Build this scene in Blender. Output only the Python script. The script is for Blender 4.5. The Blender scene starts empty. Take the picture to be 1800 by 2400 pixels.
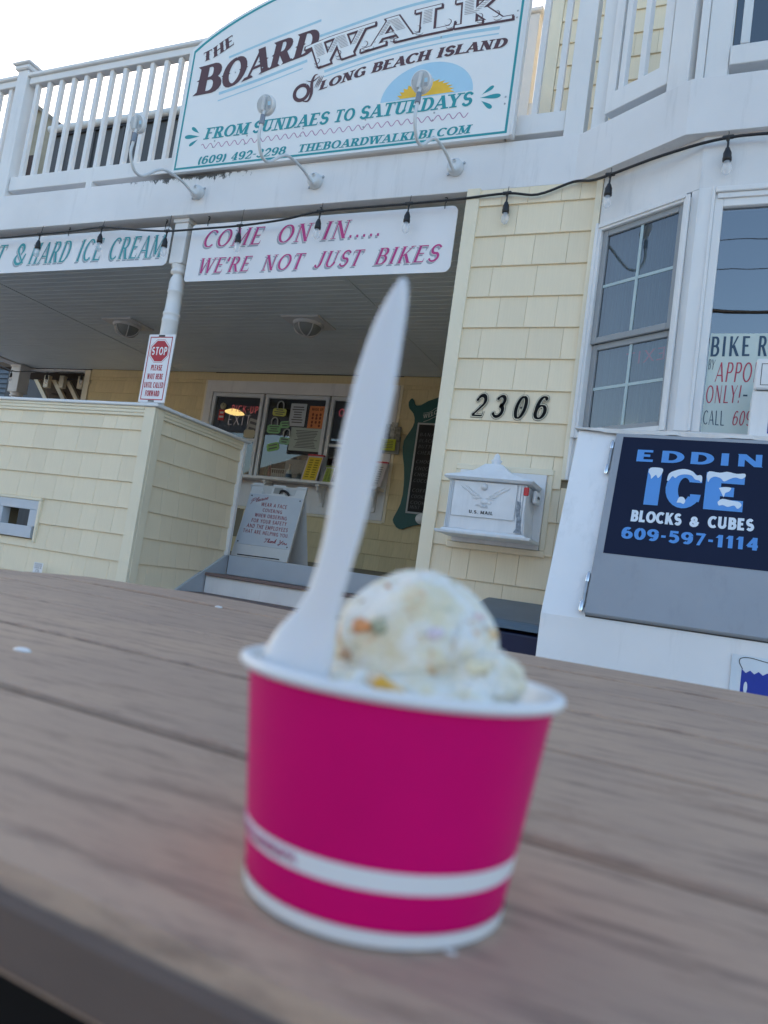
import bpy, math, random
from mathutils import Vector, Matrix, noise
random.seed(7)
R = math.radians
sc = bpy.context.scene
col = sc.collection
# ------------------------------------------------------------------ camera, world, sun, exposure
EYE = Vector((0, 0, 0.84))
YAW, PITCH, ROLL, FPX = R(23.8045), R(5.14), R(8.15), 1750.0
fwd0 = Vector((-math.sin(YAW), math.cos(YAW), 0)); right0 = Vector((math.cos(YAW), math.sin(YAW), 0)); up0 = Vector((0, 0, 1))
FW = fwd0*math.cos(PITCH) + up0*math.sin(PITCH); UPv = up0*math.cos(PITCH) - fwd0*math.sin(PITCH)
RT = right0*math.cos(ROLL) + UPv*math.sin(ROLL); UP = UPv*math.cos(ROLL) - right0*math.sin(ROLL)
cam = bpy.data.cameras.new('camera'); camo = bpy.data.objects.new('camera', cam); col.objects.link(camo)
M = Matrix((RT, UP, -FW)).transposed().to_4x4(); M.translation = EYE
camo.matrix_world = M
cam.sensor_fit = 'VERTICAL'; cam.sensor_height = 32.0; cam.lens = FPX/2400*32.0
cam.clip_start = 0.01; cam.clip_end = 2000
cam.dof.use_dof = True; cam.dof.focus_distance = 5.6; cam.dof.aperture_fstop = 11.0
sc.camera = camo
SUN_EL, SUN_AZ = R(9), R(150)      # low sun behind the building, to the left
w = bpy.data.worlds.new('World'); sc.world = w; w.use_nodes = True
nt = w.node_tree; bg = nt.nodes['Background']
sky = nt.nodes.new('ShaderNodeTexSky'); sky.sky_type = 'NISHITA'; sky.sun_disc = False
sky.sun_elevation = SUN_EL; sky.sun_rotation = -R(35); sky.air_density = 0.8; sky.dust_density = 3.2; sky.ozone_density = 1.0
nt.links.new(sky.outputs[0], bg.inputs[0]); bg.inputs[1].default_value = 0.15
sd = bpy.data.lights.new('sun', 'SUN'); sd.energy = 0.5; sd.angle = R(14); sd.color = (1, .96, .90)
so = bpy.data.objects.new('sun', sd); col.objects.link(so)
# direction to the sun: from +Y turned 35 degrees towards -X
dsun = Vector((-math.sin(R(35))*math.cos(SUN_EL), math.cos(R(35))*math.cos(SUN_EL), math.sin(SUN_EL)))
so.rotation_euler = dsun.to_track_quat('Z', 'Y').to_euler(); so.location = (0, 0, 20)
sc.view_settings.view_transform = 'Standard'; sc.view_settings.look = 'None'
sc.view_settings.exposure = 2.15; sc.view_settings.gamma = 1.0; sc.view_settings.use_curve_mapping = False
sc.cycles.max_bounces = 8
sc.cycles.use_denoising = True

def at(px, py, Y):                                   # a pixel of the photograph to a point at depth Y
    d = FW*FPX + RT*(px-900) - UP*(py-1200); t = Y/d.y
    return EYE + d*t
# ------------------------------------------------------------------ materials
def pm(name, c, rough=.5, var=.06, ns=5.0, scale=(1, 1, 1), bump=0.0, bs=60.0, metal=0.0, rnd=0.0, alpha=None, spec=.5, big=0.0, det=4, grime=0.0):
    m = bpy.data.materials.new(name); m.use_nodes = True; t = m.node_tree; n = t.nodes; L = t.links
    b = n['Principled BSDF']; b.inputs['Roughness'].default_value = rough; b.inputs['Metallic'].default_value = metal
    b.inputs['Specular IOR Level'].default_value = spec
    tc = n.new('ShaderNodeTexCoord'); mp = n.new('ShaderNodeMapping'); mp.inputs['Scale'].default_value = scale
    L.new(tc.outputs['Object'], mp.inputs['Vector'])
    no = n.new('ShaderNodeTexNoise'); no.inputs['Scale'].default_value = ns; no.inputs['Detail'].default_value = det
    L.new(mp.outputs[0], no.inputs['Vector'])
    mr = n.new('ShaderNodeMapRange'); mr.inputs['From Min'].default_value = .3; mr.inputs['From Max'].default_value = .7
    mr.inputs['To Min'].default_value = 1-var; mr.inputs['To Max'].default_value = 1+var
    L.new(no.outputs['Fac'], mr.inputs['Value']); fac = mr.outputs[0]
    if rnd:
        oi = n.new('ShaderNodeObjectInfo'); m2 = n.new('ShaderNodeMapRange')
        m2.inputs['To Min'].default_value = 1-rnd; m2.inputs['To Max'].default_value = 1+rnd
        L.new(oi.outputs['Random'], m2.inputs['Value']); mu = n.new('ShaderNodeMath'); mu.operation = 'MULTIPLY'
        L.new(fac, mu.inputs[0]); L.new(m2.outputs[0], mu.inputs[1]); fac = mu.outputs[0]
    if big:
        n2 = n.new('ShaderNodeTexNoise'); n2.inputs['Scale'].default_value = .9; L.new(tc.outputs['Object'], n2.inputs['Vector'])
        m3 = n.new('ShaderNodeMapRange'); m3.inputs['From Min'].default_value = .35; m3.inputs['From Max'].default_value = .65
        m3.inputs['To Min'].default_value = 1-big; m3.inputs['To Max'].default_value = 1+big*.4
        L.new(n2.outputs['Fac'], m3.inputs['Value']); mu = n.new('ShaderNodeMath'); mu.operation = 'MULTIPLY'
        L.new(fac, mu.inputs[0]); L.new(m3.outputs[0], mu.inputs[1]); fac = mu.outputs[0]
    if grime:                                          # faint runs of dirt and sparse small specks
        for sc3, s_, lo, hi, g_ in (((1, 1, .12), 9, .55, .75, grime), ((1, 1, 1), 55, .70, .76, grime*2.2)):
            m4 = n.new('ShaderNodeMapping'); m4.inputs['Scale'].default_value = sc3; L.new(tc.outputs['Object'], m4.inputs[0])
            n3 = n.new('ShaderNodeTexNoise'); n3.inputs['Scale'].default_value = s_; n3.inputs['Detail'].default_value = 6; n3.inputs['Roughness'].default_value = .7; L.new(m4.outputs[0], n3.inputs['Vector'])
            m5 = n.new('ShaderNodeMapRange'); m5.inputs['From Min'].default_value = lo; m5.inputs['From Max'].default_value = hi; m5.inputs['To Min'].default_value = 1; m5.inputs['To Max'].default_value = 1-g_; L.new(n3.outputs['Fac'], m5.inputs['Value'])
            mu = n.new('ShaderNodeMath'); mu.operation = 'MULTIPLY'; L.new(fac, mu.inputs[0]); L.new(m5.outputs[0], mu.inputs[1]); fac = mu.outputs[0]
    vm = n.new('ShaderNodeVectorMath'); vm.operation = 'SCALE'; vm.inputs[0].default_value = c[:3]
    L.new(fac, vm.inputs['Scale']); L.new(vm.outputs[0], b.inputs['Base Color'])
    if bump:
        nb = n.new('ShaderNodeTexNoise'); nb.inputs['Scale'].default_value = bs; nb.inputs['Detail'].default_value = 3
        L.new(mp.outputs[0], nb.inputs['Vector']); bu = n.new('ShaderNodeBump'); bu.inputs['Strength'].default_value = bump
        bu.inputs['Distance'].default_value = .004; L.new(nb.outputs['Fac'], bu.inputs['Height']); L.new(bu.outputs[0], b.inputs['Normal'])
    return m
def glass(name, tint=(1, 1, 1), refl=1.0, film=None, filmfac=0.0):
    m = bpy.data.materials.new(name); m.use_nodes = True; t = m.node_tree; n = t.nodes; L = t.links
    n.remove(n['Principled BSDF']); out = n['Material Output']
    tr = n.new('ShaderNodeBsdfTransparent'); tr.inputs[0].default_value = (*tint, 1)
    gl = n.new('ShaderNodeBsdfGlossy'); gl.inputs['Roughness'].default_value = .01; gl.inputs[0].default_value = (.9, .95, 1, 1)
    fr = n.new('ShaderNodeFresnel'); fr.inputs[0].default_value = 1.5
    mu = n.new('ShaderNodeMath'); mu.operation = 'MULTIPLY'; mu.use_clamp = True; mu.inputs[1].default_value = 2.0*refl
    ge = n.new('ShaderNodeNewGeometry'); bf = n.new('ShaderNodeMath'); bf.operation = 'MULTIPLY_ADD'; L.new(ge.outputs['Backfacing'], bf.inputs[0]); bf.inputs[1].default_value = -1; bf.inputs[2].default_value = 1   # only the outer face mirrors
    fb = n.new('ShaderNodeMath'); fb.operation = 'MULTIPLY'; L.new(fr.outputs[0], fb.inputs[0]); L.new(bf.outputs[0], fb.inputs[1]); L.new(fb.outputs[0], mu.inputs[0])
    nb = n.new('ShaderNodeTexNoise'); nb.inputs['Scale'].default_value = 2.2; tc = n.new('ShaderNodeTexCoord'); L.new(tc.outputs['Object'], nb.inputs['Vector'])
    bu = n.new('ShaderNodeBump'); bu.inputs['Strength'].default_value = .03; bu.inputs['Distance'].default_value = .02
    L.new(nb.outputs['Fac'], bu.inputs['Height']); L.new(bu.outputs[0], gl.inputs['Normal'])
    mx = n.new('ShaderNodeMixShader'); L.new(mu.outputs[0], mx.inputs[0]); L.new(tr.outputs[0], mx.inputs[1]); L.new(gl.outputs[0], mx.inputs[2])
    L.new(mx.outputs[0], out.inputs[0]); return m
def emis(name, c, s):
    m = bpy.data.materials.new(name); m.use_nodes = True; b = m.node_tree.nodes['Principled BSDF']
    b.inputs['Base Color'].default_value = (*c, 1); b.inputs['Emission Color'].default_value = (*c, 1); b.inputs['Emission Strength'].default_value = s
    return m
WHITE = pm('white_vinyl', (.79, .78, .77), .42, .025, 3, big=.05, grime=.10)
WHITE2 = pm('white_paint', (.78, .765, .755), .5, .04, 4, bump=.12, bs=90, big=.07, grime=.16)
CREAM = pm('cream_trim', (.84, .745, .56), .5, .03, 3, big=.04, grime=.10)
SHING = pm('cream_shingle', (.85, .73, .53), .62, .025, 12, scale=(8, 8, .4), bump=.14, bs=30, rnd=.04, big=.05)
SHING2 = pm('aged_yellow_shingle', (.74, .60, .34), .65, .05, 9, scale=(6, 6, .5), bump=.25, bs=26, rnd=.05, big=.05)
BACK = pm('shingle_backing', (.26, .22, .15), .8)
CEIL = pm('porch_ceiling_paint', (.76, .82, .84), .5, .03, 2)
SIGNW = pm('sign_white', (.85, .85, .84), .33, .02, 2, big=.03)
TEAL = pm('teal_print', (.02, .30, .33), .4, .03); BROWN = pm('brown_print', (.10, .04, .045), .45, .05)
LBLUE = pm('pale_blue_print', (.40, .62, .72), .4, .02); SKYB = pm('sky_blue_print', (.42, .65, .80), .4, .03)
YELL = pm('sun_yellow_print', (.85, .50, .03), .4, .08, 9); MAUVE = pm('mauve_print', (.48, .24, .38), .4)
MAG = pm('magenta_print', (.50, .035, .20), .4); GREYP = pm('grey_print', (.33, .36, .40), .4)
BANW = pm('banner_white', (.82, .81, .82), .38, .02, 2, big=.03)
RED = pm('red_print', (.46, .015, .03), .4); REDF = pm('red_reflector', (.60, .03, .04), .25)
BLACK = pm('black_plastic', (.012, .012, .014), .4); BLK = pm('black_print', (.02, .02, .025), .4)
STEEL = pm('galvanised_steel', (.45, .46, .47), .35, .12, 30, metal=.8); CHROME = pm('chrome', (.75, .76, .78), .15, .03, metal=1)
GREYM = pm('grey_lamp_metal', (.66, .68, .69), .45, .05)
NAVY = pm('navy_print', (.006, .010, .034), .4, .05, spec=.25); ICEB = pm('ice_blue_print', (.10, .30, .68), .35, .03); ICEW = pm('frost_print', (.72, .78, .84), .4)
DOORG = pm('blue_grey_door', (.33, .345, .375), .42, .05, 3, big=.05, grime=.12)
WOODC = pm('composite_step', (.19, .13, .12), .6, .1, 20, scale=(1, 8, 8))
RISER = pm('riser_paint', (.44, .49, .55), .5, .05, 3, big=.08)
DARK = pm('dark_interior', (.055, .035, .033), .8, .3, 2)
SASH = pm('grey_sash', (.62, .65, .68), .4, .03)
SCREEN = pm('grey_screen_frame', (.30, .31, .32), .45, .03)
def add_wear(m, fn):
    fn(m.node_tree, m.node_tree.nodes['Principled BSDF']); return m
def mould(t, b):                                    # mildew that grows in patches along the top edge of the fascia
    n, L = t.nodes, t.links; g = n.new('ShaderNodeNewGeometry'); sx = n.new('ShaderNodeSeparateXYZ'); L.new(g.outputs['Position'], sx.inputs[0])
    z = n.new('ShaderNodeMapRange'); z.inputs['From Min'].default_value = 3.80; z.inputs['From Max'].default_value = 3.90; L.new(sx.outputs['Z'], z.inputs['Value'])
    x = n.new('ShaderNodeMapRange'); x.inputs['From Min'].default_value = -5.1; x.inputs['From Max'].default_value = -4.45; L.new(sx.outputs['X'], x.inputs['Value'])
    x2 = n.new('ShaderNodeMapRange'); x2.inputs['From Min'].default_value = -3.3; x2.inputs['From Max'].default_value = -4.0; L.new(sx.outputs['X'], x2.inputs['Value'])
    no = n.new('ShaderNodeTexNoise'); no.inputs['Scale'].default_value = 16; no.inputs['Detail'].default_value = 7; no.inputs['Roughness'].default_value = .75
    mp = n.new('ShaderNodeMapping'); mp.inputs['Scale'].default_value = (1, 1, .6); L.new(g.outputs['Position'], mp.inputs[0]); L.new(mp.outputs[0], no.inputs['Vector'])
    def mul(a, c):
        k = n.new('ShaderNodeMath'); k.operation = 'MULTIPLY'; L.new(a, k.inputs[0]); L.new(c, k.inputs[1]); return k.outputs[0]
    f = mul(mul(z.outputs[0], x.outputs[0]), x2.outputs[0])
    ad = n.new('ShaderNodeMath'); ad.operation = 'MULTIPLY_ADD'; L.new(f, ad.inputs[0]); ad.inputs[1].default_value = .36; L.new(no.outputs['Fac'], ad.inputs[2])
    th = n.new('ShaderNodeMapRange'); th.inputs['From Min'].default_value = .70; th.inputs['From Max'].default_value = .76; L.new(ad.outputs[0], th.inputs['Value'])
    src = b.inputs['Base Color'].links[0].from_socket; mx = n.new('ShaderNodeMix'); mx.data_type = 'RGBA'
    L.new(th.outputs[0], mx.inputs['Factor']); L.new(src, mx.inputs['A']); mx.inputs['B'].default_value = (.07, .065, .06, 1); L.new(mx.outputs['Result'], b.inputs['Base Color'])
BEAMM = add_wear(pm('fascia_paint', (.79, .775, .77), .45, .03, 3, scale=(1, 1, 1), bump=.1, bs=80, big=.06, grime=.16), mould)
# ------------------------------------------------------------------ mesh builder
class MB:
    def __init__(s): s.seg = []; s.tail = None; s.v = []; s.f = []; s.mi = []; s.k = 0; s.sm = []
    def _add(s, vs, fs, sm=False):
        o = len(s.v); s.v += [tuple(p) for p in vs]; s.f += [tuple(o+i for i in q) for q in fs]; s.mi += [s.k]*len(fs); s.sm += [sm]*len(fs)
    def box(s, x0, x1, y0, y1, z0, z1, T=None, c=0.0):
        x0, x1 = min(x0, x1), max(x0, x1); y0, y1 = min(y0, y1), max(y0, y1); z0, z1 = min(z0, z1), max(z0, z1)
        if c <= 0:
            vs = [(x, y, z) for x in (x0, x1) for y in (y0, y1) for z in (z0, z1)]
            fs = [(0, 1, 3, 2), (4, 6, 7, 5), (0, 4, 5, 1), (2, 3, 7, 6), (0, 2, 6, 4), (1, 5, 7, 3)]
        else:
            vs = []; c = min(c, (x1-x0)*.45, (y1-y0)*.45, (z1-z0)*.45)
            X, Y, Z = (x0, x1), (y0, y1), (z0, z1); idx = {}
            for i in (0, 1):
                for j in (0, 1):
                    for k in (0, 1):
                        a = (c if i == 0 else -c, c if j == 0 else -c, c if k == 0 else -c)
                        for ax in range(3):
                            p = [X[i]+a[0], Y[j]+a[1], Z[k]+a[2]]; p[ax] = (X[i], Y[j], Z[k])[ax]
                            idx[(i, j, k, ax)] = len(vs); vs.append(tuple(p))
            fs = []
            def q(*ks): fs.append(tuple(idx[k] for k in ks))
            for a in (0, 1):
                q((a, 0, 0, 0), (a, 1, 0, 0), (a, 1, 1, 0), (a, 0, 1, 0)); q((0, a, 0, 1), (1, a, 0, 1), (1, a, 1, 1), (0, a, 1, 1)); q((0, 0, a, 2), (1, 0, a, 2), (1, 1, a, 2), (0, 1, a, 2))
            for a in (0, 1):
                for b_ in (0, 1):
                    q((a, b_, 0, 0), (a, b_, 1, 0), (a, b_, 1, 1), (a, b_, 0, 1)); q((a, 0, b_, 0), (a, 1, b_, 0), (a, 1, b_, 2), (a, 0, b_, 2)); q((0, a, b_, 1), (1, a, b_, 1), (1, a, b_, 2), (0, a, b_, 2))
            for i in (0, 1):
                for j in (0, 1):
                    for k in (0, 1): q((i, j, k, 0), (i, j, k, 1), (i, j, k, 2))
        if T is not None: vs = [T @ Vector(p) for p in vs]
        s._add(vs, fs); return s
    def prism(s, poly, d, T=None):                   # poly in (x,z), from y=0 to y=d
        n = len(poly); vs = [(p[0], 0, p[1]) for p in poly]+[(p[0], d, p[1]) for p in poly]
        fs = [tuple(range(n)), tuple(range(2*n-1, n-1, -1))]+[(i, (i+1) % n, n+(i+1) % n, n+i) for i in range(n)]
        if T is not None: vs = [T @ Vector(p) for p in vs]
        s._add(vs, fs); return s
    def tube(s, pts, r, n=8, caps=True):
        pts = [Vector(p) for p in pts]; rs = r if isinstance(r, (list, tuple)) else [r]*len(pts); vs = []; up = None
        for i, p in enumerate(pts):
            d = (pts[min(i+1, len(pts)-1)]-pts[max(i-1, 0)]).normalized()
            if up is None: up = Vector((0, 0, 1)) if abs(d.z) < .9 else Vector((1, 0, 0))
            a = d.cross(up); a = a.normalized() if a.length > 1e-6 else Vector((1, 0, 0)); b = a.cross(d).normalized(); up = b
            for k in range(n):
                th = 2*math.pi*k/n; vs.append(p+(a*math.cos(th)+b*math.sin(th))*rs[i])
        fs = [(i*n+k, i*n+(k+1) % n, (i+1)*n+(k+1) % n, (i+1)*n+k) for i in range(len(pts)-1) for k in range(n)]
        s._add(vs, fs, True)
        if caps: s._add(vs[:n], [tuple(range(n))]); s._add(vs[-n:], [tuple(range(n-1, -1, -1))])
        return s
    def lathe(s, prof, n=24, T=None, caps=True, smooth=True):      # prof (r,z)
        vs = [(r*math.cos(2*math.pi*k/n), r*math.sin(2*math.pi*k/n), z) for r, z in prof for k in range(n)]
        if T is not None: vs = [T @ Vector(p) for p in vs]
        m = len(prof); s._add(vs, [(i*n+k, i*n+(k+1) % n, (i+1)*n+(k+1) % n, (i+1)*n+k) for i in range(m-1) for k in range(n)], smooth)
        if caps: s._add(vs[:n], [tuple(range(n-1, -1, -1))]); s._add(vs[-n:], [tuple(range(n))])
        return s
    def ball(s, c, r, n=10, sc_=(1, 1, 1)):
        pr = [(max(1e-5, math.sin(math.pi*i/n))*r, -math.cos(math.pi*i/n)*r) for i in range(n+1)]
        s.lathe(pr, n*2, Matrix.Translation(c) @ Matrix.Diagonal((*sc_, 1)), caps=False); return s
    def poly(s, pts): s._add(pts, [tuple(range(len(pts)))]); return s
    def build(s, name, mat, parent=None, world=True, bevel=0):
        me = bpy.data.meshes.new(name); me.from_pydata(s.v, [], s.f)
        for m in (mat if isinstance(mat, (list, tuple)) else [mat]): me.materials.append(m)
        me.polygons.foreach_set('material_index', s.mi); me.polygons.foreach_set('use_smooth', s.sm); me.update()
        import bmesh
        b = bmesh.new(); b.from_mesh(me); bmesh.ops.recalc_face_normals(b, faces=[f for f in b.faces]); b.to_mesh(me); b.free()
        o = bpy.data.objects.new(name, me); col.objects.link(o)
        if parent: par(o, parent, world)
        if bevel:
            bm = o.modifiers.new('bevel', 'BEVEL'); bm.width = bevel; bm.segments = 2; bm.limit_method = 'ANGLE'
        return o
    def raw(s, name, mat, parent=None, world=True):    # flat print: no normal recalculation; one object for each word or line of print
        if len(s.seg) > 1 and parent:
            cuts = ([(0, 0)] if s.seg[0] != (0, 0) else [])+s.seg+[(len(s.v), len(s.f))]
            if s.tail: cuts.insert(-1, s.tail)
            out = None
            for (v0, f0), (v1, f1) in zip(cuts, cuts[1:]):
                if f1 > f0:
                    m = MB(); m.v = s.v[v0:v1]; m.f = [tuple(i-v0 for i in q) for q in s.f[f0:f1]]; o = m.raw(name, mat, parent, world); out = out or o
            return out
        me = bpy.data.meshes.new(name); me.from_pydata(s.v, [], s.f); me.materials.append(mat); me.update()
        o = bpy.data.objects.new(name, me); col.objects.link(o)
        if parent: par(o, parent, world)
        return o
WM = {}
def par(o, p, world=True):
    o.parent = p
    if world: o.matrix_parent_inverse = WM.get(p.name, Matrix()).inverted()
def thing(name, label, cat, loc=(0, 0, 0), group=None):
    o = bpy.data.objects.new(name, None); col.objects.link(o); o.location = loc; o.empty_display_size = .1
    WM[o.name] = Matrix.Translation(loc); return tag(o, label, cat, group)
def tag(o, label=None, cat=None, group=None, kind=None):
    if label: o['label'] = label
    if cat: o['category'] = cat
    if group: o['group'] = group
    if kind: o['kind'] = kind
    return o
def copy_tree(o, p=None):
    c = o.copy(); col.objects.link(c)
    if p is not None: c.parent = p
    for ch in list(o.children): copy_tree(ch, c)
    return c
def B(name, mat, parent, *a, c=0.0, **k):
    return MB().box(*a, c=c).build(name, mat, parent, **k)
# ------------------------------------------------------------------ lettering: drawn strokes laid as flat print
def arc(cx, cy, rx, ry, a0, a1, n=9):
    return [(cx+rx*math.cos(R(a0+(a1-a0)*i/n)), cy+ry*math.sin(R(a0+(a1-a0)*i/n))) for i in range(n+1)]
def k(*a): return ('k',)+a
def t_(*a): return ('n',)+a
def H(*a): return ('H',)+a
GL = {
'A': (.86, [t_(.10, 0, .42, 1), k(.42, 1, .76, 0), H(.2, .62, .32)], [(.10, 0), (.76, 0)]),
'B': (.76, [k(.2, 0, .2, 1), ('C', [(.2, 1)]+arc(.40, .76, .19, .24, 90, -90)+[(.2, .52)]), ('C', [(.2, .52)]+arc(.42, .26, .22, .26, 90, -90)+[(.2, 0)])], [(.2, 0), (.2, 1)]),
'C': (.80, [('C', arc(.46, .5, .34, .5, 48, 312, 16))], []),
'D': (.84, [k(.2, 0, .2, 1), ('C', [(.2, 1)]+arc(.38, .5, .34, .5, 90, -90, 14)+[(.2, 0)])], [(.2, 0), (.2, 1)]),
'E': (.72, [k(.2, 0, .2, 1), H(.2, .62, 1), H(.2, .54, .52), H(.2, .65, 0)], [(.2, 0), (.2, 1)]),
'F': (.68, [k(.2, 0, .2, 1), H(.2, .62, 1), H(.2, .54, .52)], [(.2, 0), (.2, 1)]),
'G': (.86, [('C', arc(.46, .5, .34, .5, 48, 320, 16)), k(.72, .04, .72, .44), H(.52, .78, .46)], []),
'H': (.90, [k(.2, 0, .2, 1), k(.70, 0, .70, 1), H(.2, .70, .5)], [(.2, 0), (.2, 1), (.7, 0), (.7, 1)]),
'I': (.42, [k(.21, 0, .21, 1)], [(.21, 0), (.21, 1)]),
'J': (.60, [k(.42, .25, .42, 1), ('C', arc(.25, .25, .17, .25, 0, -150))], [(.42, 1)]),
'K': (.84, [k(.2, 0, .2, 1), t_(.28, .40, .68, 1), k(.38, .55, .72, 0)], [(.2, 0), (.2, 1), (.68, 1), (.72, 0)]),
'L': (.70, [k(.2, 0, .2, 1), H(.2, .64, 0)], [(.2, 0), (.2, 1)]),
'M': (1.06, [t_(.17, 0, .17, 1), k(.17, 1, .53, .12), t_(.53, .12, .86, 1), k(.86, 0, .86, 1)], [(.17, 0), (.86, 0), (.17, 1), (.86, 1)]),
'N': (.92, [t_(.18, 0, .18, 1), k(.18, 1, .72, 0), t_(.72, 0, .72, 1)], [(.18, 0), (.18, 1), (.72, 1)]),
'O': (.92, [('C', arc(.46, .5, .34, .5, 90, 450, 22))], []),
'P': (.74, [k(.2, 0, .2, 1), ('C', [(.2, 1)]+arc(.42, .74, .21, .26, 90, -90)+[(.2, .48)])], [(.2, 0), (.2, 1)]),
'R': (.82, [k(.2, 0, .2, 1), ('C', [(.2, 1)]+arc(.40, .75, .2, .25, 90, -90)+[(.2, .5)]), k(.42, .5, .70, 0)], [(.2, 0), (.2, 1), (.70, 0)]),
'S': (.72, [('B', arc(.38, .745, .22, .255, 32, 270, 10)+arc(.38, .255, .23, .255, 90, -150, 12)[1:])], []),
'T': (.76, [k(.38, 0, .38, 1), H(.07, .69, 1)], [(.38, 0)]),
'U': (.88, [k(.2, .3, .2, 1), ('C', arc(.44, .3, .24, .3, 180, 360, 10)), t_(.68, .3, .68, 1)], [(.2, 1), (.68, 1)]),
'V': (.84, [k(.1, 1, .42, 0), t_(.42, 0, .74, 1)], [(.1, 1), (.74, 1)]),
'W': (1.16, [k(.1, 1, .34, 0), t_(.34, 0, .58, 1), k(.58, 1, .82, 0), t_(.82, 0, 1.06, 1)], [(.1, 1), (.58, 1), (1.06, 1)]),
'X': (.82, [k(.1, 1, .72, 0), t_(.1, 0, .70, 1)], [(.1, 0), (.1, 1), (.72, 0), (.7, 1)]),
'Y': (.82, [k(.1, 1, .41, .45), t_(.41, .45, .72, 1), k(.41, 0, .41, .46)], [(.1, 1), (.72, 1), (.41, 0)]),
'0': (.72, [('C', arc(.36, .5, .24, .5, 90, 450, 20))], []), '1': (.5, [k(.28, 0, .28, 1), t_(.1, .74, .28, 1)], [(.28, 0)]),
'2': (.70, [('B', arc(.35, .72, .22, .28, 165, -35, 10)+[(.14, .06)]), H(.1, .62, 0)], []),
'3': (.70, [('B', arc(.33, .76, .2, .24, 150, -85, 9)+arc(.33, .27, .24, .27, 88, -150, 11))], []),
'4': (.74, [k(.5, 0, .5, 1), t_(.1, .3, .5, 1), H(.08, .68, .27)], [(.5, 0)]),
'5': (.70, [H(.18, .6, 1), t_(.16, .5, .19, 1), ('B', arc(.32, .32, .25, .32, 125, -145, 12))], []),
'6': (.72, [('C', arc(.36, .5, .24, .5, 55, 190, 9)), ('C', arc(.36, .3, .24, .3, 180, 540, 18))], []),
'7': (.66, [H(.08, .6, 1), t_(.24, 0, .58, .96)], []), '8': (.72, [('C', arc(.36, .75, .2, .25, 90, 450, 16)), ('C', arc(.36, .26, .24, .26, 90, 450, 16))], []),
'9': (.72, [('C', arc(.36, .5, .24, .5, -125, 10, 9)), ('C', arc(.36, .7, .24, .3, 0, 360, 18))], []),
'&': (.86, [('B', arc(.36, .76, .17, .24, -60, 230, 12)+[(.68, .02)]), ('B', arc(.36, .27, .26, .27, 130, 340, 10)+[(.72, .52)])], []),
'(': (.4, [('C', arc(.42, .45, .26, .65, 125, 235, 8))], []), ')': (.4, [('C', arc(-.02, .45, .26, .65, -55, 55, 8))], []),
'-': (.42, [H(.08, .36, .45)], []), '.': (.30, [k(.13, 0, .13, .15)], []), ',': (.28, [k(.1, -.12, .16, .13)], []), "'": (.22, [k(.1, .7, .12, 1)], []),
'!': (.36, [k(.2, .3, .22, 1), k(.17, 0, .17, .14)], []), ' ': (.42, [], []), ':': (.3, [k(.14, 0, .14, .15), k(.14, .45, .14, .6)], []),
}
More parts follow.
